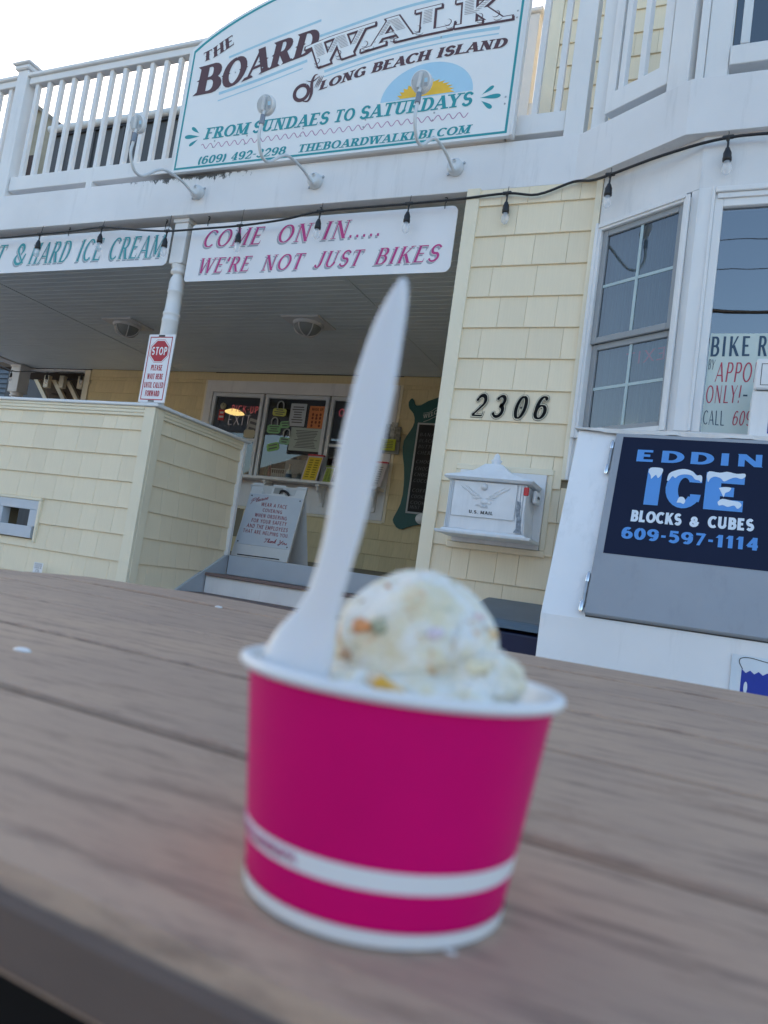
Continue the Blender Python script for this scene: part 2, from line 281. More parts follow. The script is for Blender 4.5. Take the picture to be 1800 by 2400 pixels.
def glyph(ch, st, grow=0.0):
    K, N, ST = st['k']+grow, st['n']+grow, st.get('st', .07)+grow; out = []
    wd, strokes, ser = GL[ch]; g2 = grow/2
    ins = lambda y: st['n']/2+y*(1-st['n'])
    for s in strokes:
        if s[0] in 'kn' and len(s) == 5:
            ww = K if s[0] == 'k' else N; x0, y0, x1, y1 = s[1:]; L = math.hypot(x1-x0, y1-y0); hw = ww/2*L/max(.2, abs(y1-y0))
            if y0 > y1: x0, y0, x1, y1 = x1, y1, x0, y0
            sl = (x1-x0)/(y1-y0)*g2
            out.append([(x0-hw-sl, y0-g2), (x0+hw-sl, y0-g2), (x1+hw+sl, y1+g2), (x1-hw+sl, y1+g2)])
        elif s[0] == 'H':
            y = ins(s[3]); out.append([(s[1]-g2, y-N/2), (s[2]+g2, y-N/2), (s[2]+g2, y+N/2), (s[1]-g2, y+N/2)])
            if st.get('hl') and s[3] in (0, 1) and ch in 'EFTLZ27':
                sg = -1 if s[3] == 1 else 1; e = [s[2]]+([s[1]] if ch == 'T' else [])
                for xe in e: out.append([(xe-ST*.45, y-sg*N*.4), (xe+ST*.45, y-sg*N*.4), (xe+ST*.6, y+sg*.2), (xe+ST*.1, y+sg*.2)])
        else:
            P = [(p[0], ins(p[1])) for p in s[1]]; n = len(P); Lr = []
            for i in range(n):
                a, b = P[max(0, i-1)], P[min(n-1, i+1)]; dx, dy = b[0]-a[0], b[1]-a[1]; l = math.hypot(dx, dy) or 1
                if s[0] == 'C': ww = N+(K-N)*(abs(dy)/l)**1.3
                else:
                    e = min(1, min(i, n-1-i)/max(1, n*.22)); ww = N+(K*.92-N)*(.25+.75*e) if st['k'] > st['n']*1.3 else K*.95
                Lr.append(((P[i][0]-dy/l*ww/2, P[i][1]+dx/l*ww/2), (P[i][0]+dy/l*ww/2, P[i][1]-dx/l*ww/2)))
            out.append(('strip', Lr))
            if st.get('hl') and ch in 'CGSJ36952':
                for e in ((P[0],) if ch in 'CG' else (P[0], P[-1])):
                    r = K*.42; out.append([(e[0]+r*math.cos(q*math.pi/4), e[1]+r*math.sin(q*math.pi/4)) for q in range(8)])
    if st.get('hl'):
        hl = st['hl']
        for x, y in ser:
            w0 = K/2+hl
            sg = 1 if y == 0 else -1; yy = y-sg*g2
            if st.get('flare'): out.append([(x-w0, yy), (x+w0, yy), (x+K/2, yy+sg*(ST+.07)), (x-K/2, yy+sg*(ST+.07))])
            else: out.append([(x-w0, yy), (x+w0, yy), (x+w0, yy+sg*ST), (x-w0, yy+sg*ST)])
        if st.get('spur'):
            for s in strokes:
                if s[0] == 'k' and abs(s[2]-s[4]) > .6:
                    xm, ym = (s[1]+s[3])/2, .5; out.append([(xm-K/2-.07, ym), (xm, ym-.09), (xm+K/2+.07, ym), (xm, ym+.09)])
            if ch in 'OCG':
                for xm in (.12, .80)[:2 if ch == 'O' else 1]: out.append([(xm-K*.5-.05, .5), (xm, .42), (xm+K*.5+.05, .5), (xm, .58)])
    return wd, out
def along(P, u):
    L = [0]
    for a, b in zip(P, P[1:]): L.append(L[-1]+math.dist(a, b))
    d = u*L[-1]
    for i in range(len(P)-1):
        if d <= L[i+1] or i == len(P)-2:
            f = (d-L[i])/(L[i+1]-L[i]); return (P[i][0]+(P[i+1][0]-P[i][0])*f, P[i][1]+(P[i+1][1]-P[i][1])*f)
class Plane:                                          # a print surface: origin, unit x, unit up, outward normal
    def __init__(s, o, ux=(1, 0, 0), uz=(0, 0, 1)):
        s.o = Vector(o); s.ux = Vector(ux); s.uz = Vector(uz); s.n = -s.uz.cross(s.ux).normalized() if False else s.ux.cross(s.uz).normalized()
    def p(s, x, z, d=0.0): return s.o+s.ux*x+s.uz*z+s.n*d
LAY = [0]
def text(mb, pl, s, bot, top, st, lift=.001, grow=0.0, off=(0, 0), hatch=False):
    mb.seg.append((len(mb.v), len(mb.f)))
    total = sum(GL[c][0]+st.get('sp', .06) for c in s)-st.get('sp', .06); x = 0.0
    def P(q, d):
        u, v = (x+q[0])/total, q[1]; a, b = along(bot, u), along(top, u)
        return pl.p(a[0]+(b[0]-a[0])*v+off[0], a[1]+(b[1]-a[1])*v+off[1], d)
    for c in s:
        if c == ' ': mb.seg.append((len(mb.v), len(mb.f)))
        wd, polys = glyph(c, st, grow); j = 0
        for q in polys:
            LAY[0] = (LAY[0]+1) % 9; d = lift+LAY[0]*.00007
            if q[0] == 'strip':
                L = q[1]; vs = [P(p, d) for ab in L for p in ab]; mb._add(vs, [(2*i, 2*i+1, 2*i+3, 2*i+2) for i in range(len(L)-1)])
            else: mb.poly([P(p, d) for p in q])
        if hatch:
            for q in polys:
                if q[0] == 'strip' or len(q) != 4 or abs(q[2][1]-q[0][1]) < .6: continue
                for i in range(9):
                    v = .42+i*.058; f0 = (v-q[0][1])/(q[3][1]-q[0][1]); f1 = (v+.02-q[0][1])/(q[3][1]-q[0][1])
                    g = lambda f, a, b: (a[0]+(b[0]-a[0])*f, a[1]+(b[1]-a[1])*f)
                    xa, xb = g(f0, q[0], q[3])[0], g(f0, q[1], q[2])[0]; m_ = (xb-xa)*.16
                    mb2 = hatch; mb2.poly([P(p, lift+.0016) for p in ((xa+m_, v), (xb-m_, v), (xb-m_, v+.013), (xa+m_, v+.013))])
        x += wd+st.get('sp', .06)
def mark(mb): mb.seg.append((len(mb.v), len(mb.f)))
def tq(mb, pl, s, bl, br, tl, tr, st, **kw): text(mb, pl, s, [bl, br], [tl, tr], st, **kw)
def line(mb, pl, pts, w_, lift=.001, taper=False):     # a drawn line of even or tapering width
    n = len(pts); vs = []
    for i, p in enumerate(pts):
        a, b = pts[max(0, i-1)], pts[min(n-1, i+1)]; dx, dy = b[0]-a[0], b[1]-a[1]; l = math.hypot(dx, dy) or 1
        ww = w_*(math.sin(math.pi*(i+.15)/(n-.7)) if taper else 1)
        vs += [pl.p(p[0]-dy/l*ww/2, p[1]+dx/l*ww/2, lift), pl.p(p[0]+dy/l*ww/2, p[1]-dx/l*ww/2, lift)]
    mb._add(vs, [(2*i, 2*i+1, 2*i+3, 2*i+2) for i in range(n-1)])
def smooth(P, n=6):
    P = [P[0]]+list(P)+[P[-1]]; out = []
    for i in range(1, len(P)-2):
        p0, p1, p2, p3 = P[i-1:i+3]
        for j in range(n):
            t = j/n; out.append(tuple(.5*((2*p1[q])+(-p0[q]+p2[q])*t+(2*p0[q]-5*p1[q]+4*p2[q]-p3[q])*t*t+(-p0[q]+3*p1[q]-3*p2[q]+p3[q])*t**3) for q in range(len(p1))))
    out.append(tuple(P[-2])); return out
CUR = {'P': (.8, [[(.3, .95), (.18, .3), (.05, -.25)], [(-.05, .45), (0, .85), (.35, 1.05), (.7, .9), (.65, .6), (.35, .45), (.2, .5)]]),
 'l': (.3, [[(0, .15), (.2, .6), (.3, .95), (.2, 1.0), (.1, .6), (.1, .1), (.2, 0), (.32, .12)]]),
 'e': (.42, [[(0, .15), (.25, .25), (.34, .42), (.22, .5), (.1, .3), (.12, .05), (.28, 0), (.44, .14)]]),
 'a': (.5, [[(.38, .42), (.22, .5), (.06, .3), (.08, .05), (.22, .05), (.36, .3), (.4, .45), (.36, .08), (.44, 0), (.54, .14)]]),
 's': (.38, [[(0, .14), (.22, .5), (.3, .3), (.24, .05), (.08, .02)], [(.24, .04), (.4, .14)]]),
 'T': (.75, [[(.0, .8), (.1, .98), (.4, .92), (.85, 1.02)], [(.5, .95), (.38, .4), (.25, .02), (.1, .08)]]),
 'h': (.5, [[(0, .15), (.2, .6), (.3, .98), (.2, 1), (.1, .5), (.06, 0)], [(.08, .25), (.25, .48), (.32, .35), (.3, .05), (.4, 0), (.52, .14)]]),
 'n': (.52, [[(0, .3), (.08, .48), (.1, .3), (.06, 0)], [(.08, .25), (.28, .48), (.34, .35), (.32, .05), (.42, 0), (.54, .14)]]),
 'k': (.5, [[(0, .15), (.2, .6), (.3, .98), (.2, 1), (.1, .5), (.06, 0)], [(.1, .2), (.32, .5), (.34, .35), (.12, .25), (.34, 0), (.5, .12)]]),
 'Y': (.75, [[(.05, .85), (.15, 1), (.25, .85), (.22, .5), (.35, .4), (.6, .65), (.75, 1)], [(.75, 1), (.55, .3), (.3, -.3), (.08, -.2), (.25, .02), (.6, .15)]]),
 'o': (.46, [[(.2, .5), (.06, .3), (.1, .03), (.28, .03), (.36, .3), (.24, .5), (.3, .38), (.48, .4)]]),
 'u': (.5, [[(.04, .46), (.06, .1), (.18, 0), (.34, .2), (.4, .46), (.37, .08), (.46, 0), (.54, .12)]])}
def script(mb, pl, s, bl, br, tl, tr, w_):
    tot = sum(CUR[c][0] for c in s); x = 0
    for c in s:
        for st in CUR[c][1]:
            pts = []
            for q in smooth(st, 4):
                u = (x+q[0])/tot; pts.append((bl[0]+(br[0]-bl[0])*u+(tl[0]-bl[0])*q[1], bl[1]+(br[1]-bl[1])*u+(tl[1]-bl[1])*q[1]))
            LAY[0] = (LAY[0]+1) % 9; line(mb, pl, pts, w_, .001+LAY[0]*.00007)
        x += CUR[c][0]
WEST = dict(k=.25, n=.10, st=.04, hl=.10, spur=True, flare=True, sp=.03)
WALKS = dict(k=.24, n=.13, st=.10, hl=.12, sp=.06)
ROMAN = dict(k=.15, n=.06, st=.035, hl=.07, sp=.07)
SLAB = dict(k=.22, n=.10, st=.09, hl=.13, sp=.04)
SANS = dict(k=.13, n=.115, sp=.06); BOLD = dict(k=.26, n=.19, sp=.07); HEAVY = dict(k=.30, n=.22, sp=.05); HAND = dict(k=.13, n=.06, sp=.05); MARK = dict(k=.19, n=.10, sp=.10)
# ------------------------------------------------------------------ ground
GROUND = pm('pale_gravel_lot', (.42, .39, .35), .9, .25, 40, bump=.5, bs=120, big=.1)
g = MB().poly([(-400, -400, 0), (400, -400, 0), (400, 400, 0), (-400, 400, 0)]).build('ground', GROUND); tag(g, kind='structure')
# ------------------------------------------------------------------ shingle walls
SM = {}
def shingle_mesh(wd, h, mat):
    key = (round(wd, 3), round(h, 3), mat.name)
    if key not in SM:
        mb = MB(); gph = .0009; b0, b1 = .0155, .006; e = .0015
        mb.prism([(gph, -.0), (wd-gph, -.0), (wd-gph, h+.012), (gph, h+.012)], .001)
        mb = MB(); vs = [(gph, 0, 0), (wd-gph, 0, 0), (wd-gph, -b0, 0), (gph, -b0, 0), (gph, 0, h+.012), (wd-gph, 0, h+.012), (wd-gph, -b1+.004, h+.012), (gph, -b1+.004, h+.012),
             (gph+e, -b0-e, .003), (wd-gph-e, -b0-e, .003)]
        fs = [(0, 1, 2, 3), (3, 2, 9, 8), (8, 9, 6, 7), (4, 7, 6, 5), (0, 4, 5, 1), (0, 3, 8, 7, 4), (1, 5, 6, 9, 2)]
        mb._add(vs, fs); me = bpy.data.meshes.new('shingle'); me.from_pydata(mb.v, [], mb.f); me.materials.append(mat); me.update(); SM[key] = me
    return SM[key]
def shingles(parent, O, ang, u0, u1, rows, mat, holes=(), visible=None, minw=.11, maxw=.26, stuff=False, seed=1):
    """rows: list of (z0, height). O=(x,y). ang: heading of the wall's run. Each shingle is an object."""
    rr = random.Random(seed); ux = Vector((math.cos(ang), math.sin(ang), 0)); prev = []; acc = MB()
    for z0, h in rows:
        u = u0; marks = []
        while u < u1-1e-6:
            wd = round(rr.uniform(minw, maxw)/.02)*.02
            if any(abs(u+wd-q) < .025 for q in prev): wd += .04
            if u1-(u+wd) < .09: wd = u1-u
            um = u+wd/2; zm = z0+h/2; marks.append(u+wd)
            skip = False
            if visible and not visible(um, zm): skip = True
            if not skip:
                rects = [(u, u+wd, z0, z0+h)]
                for a, b, c, d in holes:
                    nr = []
                    for q0, q1, w0, w1 in rects:
                        if q1 <= a or q0 >= b or w1 <= c or w0 >= d: nr.append((q0, q1, w0, w1)); continue
                        if q0 < a: nr.append((q0, a, w0, w1))
                        if q1 > b: nr.append((b, q1, w0, w1))
                        if w0 < c: nr.append((max(q0, a), min(q1, b), w0, c-.012))
                        if w1 > d: nr.append((max(q0, a), min(q1, b), d, w1))
                    rects = nr
                for q0, q1, w0, w1 in rects:
                    if q1-q0 < .012 or w1-w0 < .01: continue
                    p = Vector((O[0], O[1], w0))+ux*q0
                    o = bpy.data.objects.new('shingle', shingle_mesh(q1-q0, w1-w0, mat)); col.objects.link(o); o.location = p; o.rotation_euler = (0, 0, ang+rr.uniform(-.002, .002)); par(o, parent)
            u += wd
        prev = marks
    if stuff: return acc.build('shingle', mat, parent)
# ================================================================== THE SHOP BUILDING
shop = thing('shop_building', 'cream shingled two-storey shop with porch and white trim behind the table', 'building', (-1.7, 4.6, 0))
RH = .2072
# --- column wall (front, X -1.645 .. -.84)
cw = MB().box(-1.70, -.84, 4.605, 4.80, 0, 3.56).box(-.8395, 1.6, 4.605, 4.80, 0, 1.62).build('front_wall', BACK, shop)
_z = [3.560, 3.435, 3.219, 3.006, 2.793, 2.581, 2.371, 2.161, 1.954, 1.746, 1.541, 1.331, 1.121, .916, .71, .50, .29, .08]
rows = [(b, a-b) for a, b in zip(_z, _z[1:])]
shingles(cw, (-1.655, 4.606), 0, 0, .782, rows, SHING, seed=3, holes=((.115, .72, 1.125, 1.645),), minw=.12, maxw=.28)
shingles(cw, (-.873, 4.606), 0, 0, .6, [r for r in rows if r[0] < 1.5], SHING, seed=5)
B('corner_board', CREAM, shop, -1.742, -1.648, 4.577, 4.70, .3, 3.56, c=.002)
B('corner_board', CREAM, shop, -1.744, -1.725, 4.702, 5.2, .3, 3.56, c=.002)
# side wall of the building block running back under the porch
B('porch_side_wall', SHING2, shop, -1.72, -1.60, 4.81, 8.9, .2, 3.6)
# --- bay with windows
B('corner_board', CREAM, shop, -.874, -.833, 4.570, 4.604, 1.60, 3.56, c=.002)
BA = R(-30); bayd = Vector((math.cos(BA), math.sin(BA), 0)); bayn = Vector((math.sin(BA), -math.cos(BA), 0))
BO = Vector((-.830, 4.580, 0)); BL = .680
TB = Matrix.Translation(BO) @ Matrix.Rotation(BA, 4, 'Z')          # local x along the left face, local -y outward
mb = MB().box(0, BL, 0, .03, 3.245, 3.57, TB); mb.build('bay_panel', WHITE2, shop)
MB().box(-.0, BL, 0.001, .03, 1.60, 1.86, TB).build('bay_panel', WHITE2, shop)
mb = MB().box(-.0, .011, -.012, .05, 1.60, 3.243, TB, c=.002).box(-.012, .010, -.02, -.0125, 1.60, 3.25, TB, c=.003); mb.build('bay_casing', WHITE, shop)
B('bay_panel', WHITE2, shop, -.243, 1.6, 4.238, 4.27, 3.245, 3.57)
B('bay_panel', WHITE2, shop, -.243, 1.6, 4.238, 4.27, 1.60, 1.86)
MB().box(BL-.046, BL+.0, .001, .05, 1.8605, 3.2445, TB, c=.002).build('bay_casing', WHITE, shop)
mb = MB().box(-.243, -.165, 4.232, 4.29, 1.86, 3.243, c=.002).box(-.172, -.155, 4.222, 4.29, 1.86, 3.243, c=.002); mb.build('bay_casing', WHITE, shop)
def dh_window(parent, T, x0, x1, z0, z1, zm, frame, muntin, fw=.03, pane=None, mull=2, name='window'):
    """double-hung window, local x along the wall, outward -y; returns its frame"""
    mb = MB()
    for a in ((x0, x0+fw, z0, z1), (x1-fw, x1, z0, z1), (x0+fw, x1-fw, z1-fw, z1), (x0+fw, x1-fw, z0, z0+fw)): mb.box(a[0], a[1], -.022, .05, a[2], a[3], T, c=.003)
    mb.box(x0-.012, x0+.012, -.032, -.02, z0, z1, T, c=.002).box(x1-.012, x1+.012, -.032, -.02, z0, z1, T, c=.002).box(x0+.012, x1-.012, -.032, -.02, z1-.014, z1+.01, T, c=.002)
    f = mb.build(name, WHITE, parent)
    a, b = x0+fw, x1-fw
    for (za, zb, yy) in ((zm, z1-fw, .0), (z0+fw, zm, .022)):
        s = .038; m2 = MB()
        m2.box(a, a+s, yy, yy+.02, za, zb, T, c=.003).box(b-s, b, yy, yy+.02, za, zb, T, c=.003).box(a+s, b-s, yy, yy+.02, zb-s, zb, T, c=.003).box(a+s, b-s, yy, yy+.02, za, za+s, T, c=.003)
        m2.build('sash', frame, f)
        gx0, gx1, gz0, gz1 = a+s, b-s, za+s, zb-s
        if mull == 2:
            xm, zz = (gx0+gx1)/2, (gz0+gz1)/2
            for q in ((xm-.009, xm+.009, gz0, gz1, .008), (gx0, gx1, zz-.009, zz+.009, .0095)): MB().box(q[0], q[1], yy+q[4], yy+q[4]+.006, q[2], q[3], T).build('muntin', muntin, f)
        MB().box(gx0, gx1, yy+.0135, yy+.0165, gz0, gz1, T).build('pane', pane, f)
    return f
GLS = glass('window_glass', (.75, .82, .86), 1.7); GLB = glass('plate_glass', (.55, .62, .70), 2.4)
MUNT = pm('pale_muntin', (.42, .52, .53), .4)
dh_window(shop, TB, .012, BL-.048, 1.86, 3.218, 2.455, SCREEN, MUNT, pane=GLS)
# curtain and lamp behind the left bay window
CURT = pm('net_curtain', (.075, .095, .10), .9, .22, 10, scale=(14, 14, .3)); 
mb = MB(); n = 60
vs = []; 
for i in range(n+1):
    x = .04+(BL-.10)*i/n; y = .075+.010*math.sin(i*1.3)+.005*math.sin(i*2.9)
    vs += [TB @ Vector((x, y, 1.86)), TB @ Vector((x, y, 3.2))]
mb._add(vs, [(2*i, 2*i+1, 2*i+3, 2*i+2) for i in range(n)], True); mb.build('curtain', CURT, shop)
lampm = emis('lit_lamp', (1, .72, .30), 1.1)
mb = MB(); lp = TB @ Vector((.34, .058, 1.905)); mb.lathe([(.001, .03), (.05, .022), (.085, .0), (.09, -.012)], 20, Matrix.Translation(lp) @ Matrix.Rotation(BA, 4, 'Z') @ Matrix.Diagonal((1, .12, 1, 1)), caps=False); mb.build('lamp_shade', lampm, shop)
mb = MB(); plw = Plane(TB @ Vector((0, .057, 0)), bayd)
tq(mb, plw, 'EXIT', (.55, 2.30), (.27, 2.30), (.55, 2.375), (.27, 2.375), SANS); mb.raw('neon_sign', emis('dim_red_neon', (.30, .02, .03), .03), shop)
# plate window in the front face of the bay
mb = MB()
x0, x1, z0, z1 = -.155, 1.30, 1.86, 3.235
for a in ((x0, x0+.045, z0, z1), (x1-.045, x1, z0, z1), (x0+.045, x1-.045, z1-.105, z1)): mb.box(a[0], a[1], 4.236, 4.30, a[2], a[3], c=.003)
mb.box(x0, x1, 4.214, 4.235, z1-.028, z1+.004, c=.004).box(x0+.012, x1, 4.226, 4.2352, z1-.06, z1-.0285, c=.003)
pw = mb.build('window', WHITE, shop)
B('pane', GLB, pw, x0+.046, x1-.046, 4.262, 4.266, z0, z1-.106)
# shop inside the bay: dark room
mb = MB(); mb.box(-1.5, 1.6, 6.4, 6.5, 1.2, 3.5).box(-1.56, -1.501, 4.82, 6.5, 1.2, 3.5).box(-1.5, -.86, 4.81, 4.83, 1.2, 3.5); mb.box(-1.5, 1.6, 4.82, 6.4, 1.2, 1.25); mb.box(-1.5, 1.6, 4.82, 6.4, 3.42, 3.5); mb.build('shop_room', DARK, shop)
B('added_light_baffle', DARK, shop, -.190, -.170, 4.275, 4.82, 1.62, 3.42)  # added board, not part of the bay; keeps window light off the curtain
# window poster
PAPER = pm('poster_paper', (.55, .62, .58), .8, .03); pst = MB().box(-.104, .62, 4.256, 4.2575, 1.862, 2.412).build('poster', PAPER, shop)
DKB = pm('marker_blue', (.03, .07, .12), .6); MKR = pm('marker_red', (.45, .05, .09), .6)
pl = Plane((0, 4.2555, 0)); mb = MB()
tq(mb, pl, 'BIKE', (-.102, 2.282), (.100, 2.287), (-.102, 2.394), (.096, 2.397), MARK, lift=.0008); tq(mb, pl, 'RENTALS', (.129, 2.287), (.50, 2.287), (.129, 2.398), (.50, 2.398), MARK, lift=.0008)
tq(mb, pl, 'BY', (-.102, 2.211), (-.07, 2.209), (-.102, 2.267), (-.064, 2.264), HAND, lift=.0008); tq(mb, pl, 'CALL', (-.100, 1.906), (.008, 1.903), (-.100, 1.983), (.004, 1.984), HAND, lift=.0008)
tq(mb, pl, '-', (.078, 2.03), (.11, 2.03), (.078, 2.12), (.11, 2.12), MARK, lift=.0008); mb.raw('lettering', DKB, pst)
mb = MB(); tq(mb, pl, 'APPOINTMENT', (-.064, 2.142), (.43, 2.147), (-.058, 2.25), (.43, 2.256), HAND, lift=.0008); tq(mb, pl, 'ONLY!', (-.098, 2.022), (.072, 2.030), (-.098, 2.121), (.077, 2.126), HAND, lift=.0008)
tq(mb, pl, '609', (.041, 1.907), (.135, 1.908), (.050, 1.985), (.138, 1.99), HAND, lift=.0008); mb.raw('lettering', MKR, pst)
# --- porch roof: fascia, ceiling, left beam
mb = MB(); fas = [(-11.2, 4.6), (-1.025, 4.6), (-.345, 4.203), (1.7, 4.203)]
def offs(P, d):
    out = []
    for i, p in enumerate(P):
        a = Vector(P[max(0, i-1)]); b = Vector(P[min(len(P)-1, i+1)]); c0 = Vector(p)
        n1 = ((c0-a) if i else (b-c0)).normalized(); n2 = ((b-c0) if i < len(P)-1 else (c0-a)).normalized(); m_ = (n1+n2).normalized(); cosh = m_.dot(n1)
        out.append((p[0]-m_.y*d/cosh, p[1]+m_.x*d/cosh))
    return out
F2 = offs(fas, .15); vs = []
for (a, b) in zip(fas, F2):
    vs += [(a[0], a[1], 3.555), (a[0], a[1], 3.892), (b[0], b[1], 3.892), (b[0], b[1], 3.555)]
fs = [tuple(4*i+j for j in q) if False else (4*i+q[0], 4*i+q[1], 4*(i+1)+q[1], 4*(i+1)+q[0]) for i in range(3) for q in ((0, 1), (1, 2), (2, 3), (3, 0))]+[(0, 1, 2, 3), (12, 13, 14, 15)]
mb._add(vs, fs); mb.build('fascia_beam', BEAMM, shop, bevel=.004)
# soffit over the bay strip
mb = MB(); mb._add([(-1.0, 4.76, 3.572), (-.3, 4.36, 3.572), (1.6, 4.36, 3.572), (1.6, 4.9, 3.572), (-1.6, 4.9, 3.572), (-1.6, 4.76, 3.572)], [(0, 1, 2, 3, 4, 5)]); mb.build('soffit', WHITE2, shop)
# beadboard ceiling: narrow vinyl strips, three panels with seams
def ceiling_panel(xa, xb):
    mb = MB(); y = 4.752; pitch = .1015
    while y < 8.98:
        ye = min(y+pitch-.006, 8.985)
        mb._add([(xa, y, 3.577), (xb, y, 3.577), (xb, y+.004, 3.5705), (xa, y+.004, 3.5705), (xa, ye-.004, 3.5705), (xb, ye-.004, 3.5705), (xb, ye, 3.577), (xa, ye, 3.577), (xb, ye+.0062, 3.577), (xa, ye+.0062, 3.577)],
                [(0, 1, 2, 3), (3, 2, 5, 4), (4, 5, 6, 7), (7, 6, 8, 9)])
        y += pitch
    o = mb.build('ceiling_strip', CEIL, shop); o['kind'] = 'stuff'
for a, b in ((-10.9, -7.72), (-7.70, -3.345), (-3.325, -1.72)): ceiling_panel(a, b)
for x in (-7.71, -3.335): B('ceiling_seam', CEIL, shop, x-.018, x+.018, 4.76, 8.97, 3.563, 3.570)
B('roof_deck', pm('grey_deck', (.10, .10, .11), .8), shop, -11.2, 1.7, 4.86, 9.2, 3.60, 3.945)
B('side_beam', WHITE2, shop, -11.15, -10.92, 4.76, 9.2, 3.555, 3.598)
# --- back wall under the porch
bw = MB().box(-9.52, -7.001, 9.006, 9.12, .7, 3.57).box(-4.179, -1.73, 9.006, 9.12, .7, 3.57).box(-7.0005, -4.1795, 9.006, 9.12, .7, 2.028).box(-7.0005, -4.1795, 9.006, 9.12, 3.257, 3.57).build('back_wall', BACK, shop)
BRH = .205; brow = [(2.166+.002-BRH*i, BRH) for i in range(-6, 7)]
winhole = ((-7.15+9.52, -3.97+9.52, 1.59, 3.46),)
vis = lambda u, z: z > .9
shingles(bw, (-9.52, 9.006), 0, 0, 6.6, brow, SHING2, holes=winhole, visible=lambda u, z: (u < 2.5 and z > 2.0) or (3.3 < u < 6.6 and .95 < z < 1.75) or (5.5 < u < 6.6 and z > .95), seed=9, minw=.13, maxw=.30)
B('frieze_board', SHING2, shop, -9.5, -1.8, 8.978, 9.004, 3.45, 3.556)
B('corner_board', CREAM, shop, -9.64, -9.52, 8.975, 9.10, .7, 3.556, c=.002)
B('lintel', WHITE2, shop, -10.95, -9.66, 8.98, 9.1, 3.53, 3.556)
# counter window unit on the back wall
cf = MB()
cf.box(-7.14, -3.98, 8.975, 9.003, 3.265, 3.44, c=.003).box(-7.14, -7.02, 8.975, 9.003, 1.60, 3.2645, c=.003).box(-4.16, -3.98, 8.975, 9.003, 1.60, 3.2645, c=.003).box(-7.018, -4.162, 8.975, 9.003, 1.60, 2.00, c=.003)
cfo = cf.build('counter_window_surround', WHITE2, shop)
mb = MB(); mb.box(-7.18, -3.94, 8.985, 9.002, 3.441, 3.475).box(-3.979, -3.94, 8.985, 9.002, 1.58, 3.44).box(-7.18, -7.141, 8.985, 9.002, 1.58, 3.44).box(-7.14, -3.98, 8.985, 9.002, 1.565, 1.599); mb.build('surround_trim', CREAM, shop)
def cwin(x0, x1, z0, z1, zm=None):
    mb = MB(); s = .055
    mb.box(x0, x0+s, 8.968, 9.02, z0, z1, c=.004).box(x1-s, x1, 8.968, 9.02, z0, z1, c=.004).box(x0+s, x1-s, 8.968, 9.02, z1-s, z1, c=.004).box(x0+s, x1-s, 8.968, 9.02, z0, z0+s*.6, c=.004)
    if zm: mb.box(x0+s, x1-s, 8.975, 9.02, zm-.025, zm+.02, c=.003)
    f = mb.build('window', SASH, cfo)
    MB().box(x0+s, x1-s, 9.0, 9.004, z0+s*.6, z1-s).build('pane', glass('counter_glass', (.8, .82, .82), 1.3), cfo)
    return f
cwin(-7.0, -6.10, 2.03, 3.255, 2.57); cwin(-6.07, -5.02, 2.03, 3.255); cwin(-4.99, -4.18, 2.03, 3.255, 2.57)
# kitchen behind the counter window
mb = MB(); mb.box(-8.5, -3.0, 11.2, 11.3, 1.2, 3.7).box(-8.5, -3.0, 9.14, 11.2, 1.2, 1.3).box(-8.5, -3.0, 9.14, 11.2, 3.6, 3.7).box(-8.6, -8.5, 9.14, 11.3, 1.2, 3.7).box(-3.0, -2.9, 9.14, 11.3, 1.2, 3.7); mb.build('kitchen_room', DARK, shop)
lm = emis('lit_oval_lamp', (.9, .60, .20), .45)
MB().lathe([(.001, .05), (.10, .04), (.20, .0), (.22, -.02), (.1, -.05), (.001, -.06)], 24, Matrix.Translation((-7.25, 9.9, 3.19)) @ Matrix.Diagonal((.75, .75, .9, 1)), caps=False).build('ceiling_lamp', lm, shop)
mb = MB(); mb.box(-6.2, -5.2, 9.55, 10.0, 1.3, 2.2).box(-5.9, -5.35, 9.5, 9.9, 2.2, 2.42); mb.build('kitchen_cabinet', pm('kitchen_white', (.5, .52, .52), .4), shop)
# counter shelf and brackets
B('counter_shelf', WHITE2, shop, -7.02, -4.0, 8.72, 8.974, 1.985, 2.02, c=.004)
for x in (-6.62, -5.75, -4.90, -4.12):
    T = Matrix.Translation((x, 0, 0))
    mb = MB().box(-.03, .03, 8.945, 8.974, 1.70, 1.984, T, c=.003).box(-.03, .03, 8.76, 8.944, 1.955, 1.984, T, c=.003)
    pts = [(8.944, 1.75), (8.944, 1.954), (8.78, 1.954), (8.80, 1.90), (8.86, 1.88), (8.90, 1.83)]
    mb._add([(x+s_*.018, p[0], p[1]) for s_ in (-1, 1) for p in pts], [tuple(range(6)), tuple(range(11, 5, -1))]+[(i, (i+1) % 6, 6+(i+1) % 6, 6+i) for i in range(6)]); mb.build('shelf_bracket', WHITE, shop)
# porch floor
B('porch_floor', WOODC, shop, -11.2, -1.73, 5.875, 9.2, .80, .868)
B('porch_floor', WOODC, shop, -11.2, -4.26, 4.80, 5.874, .80, .868)
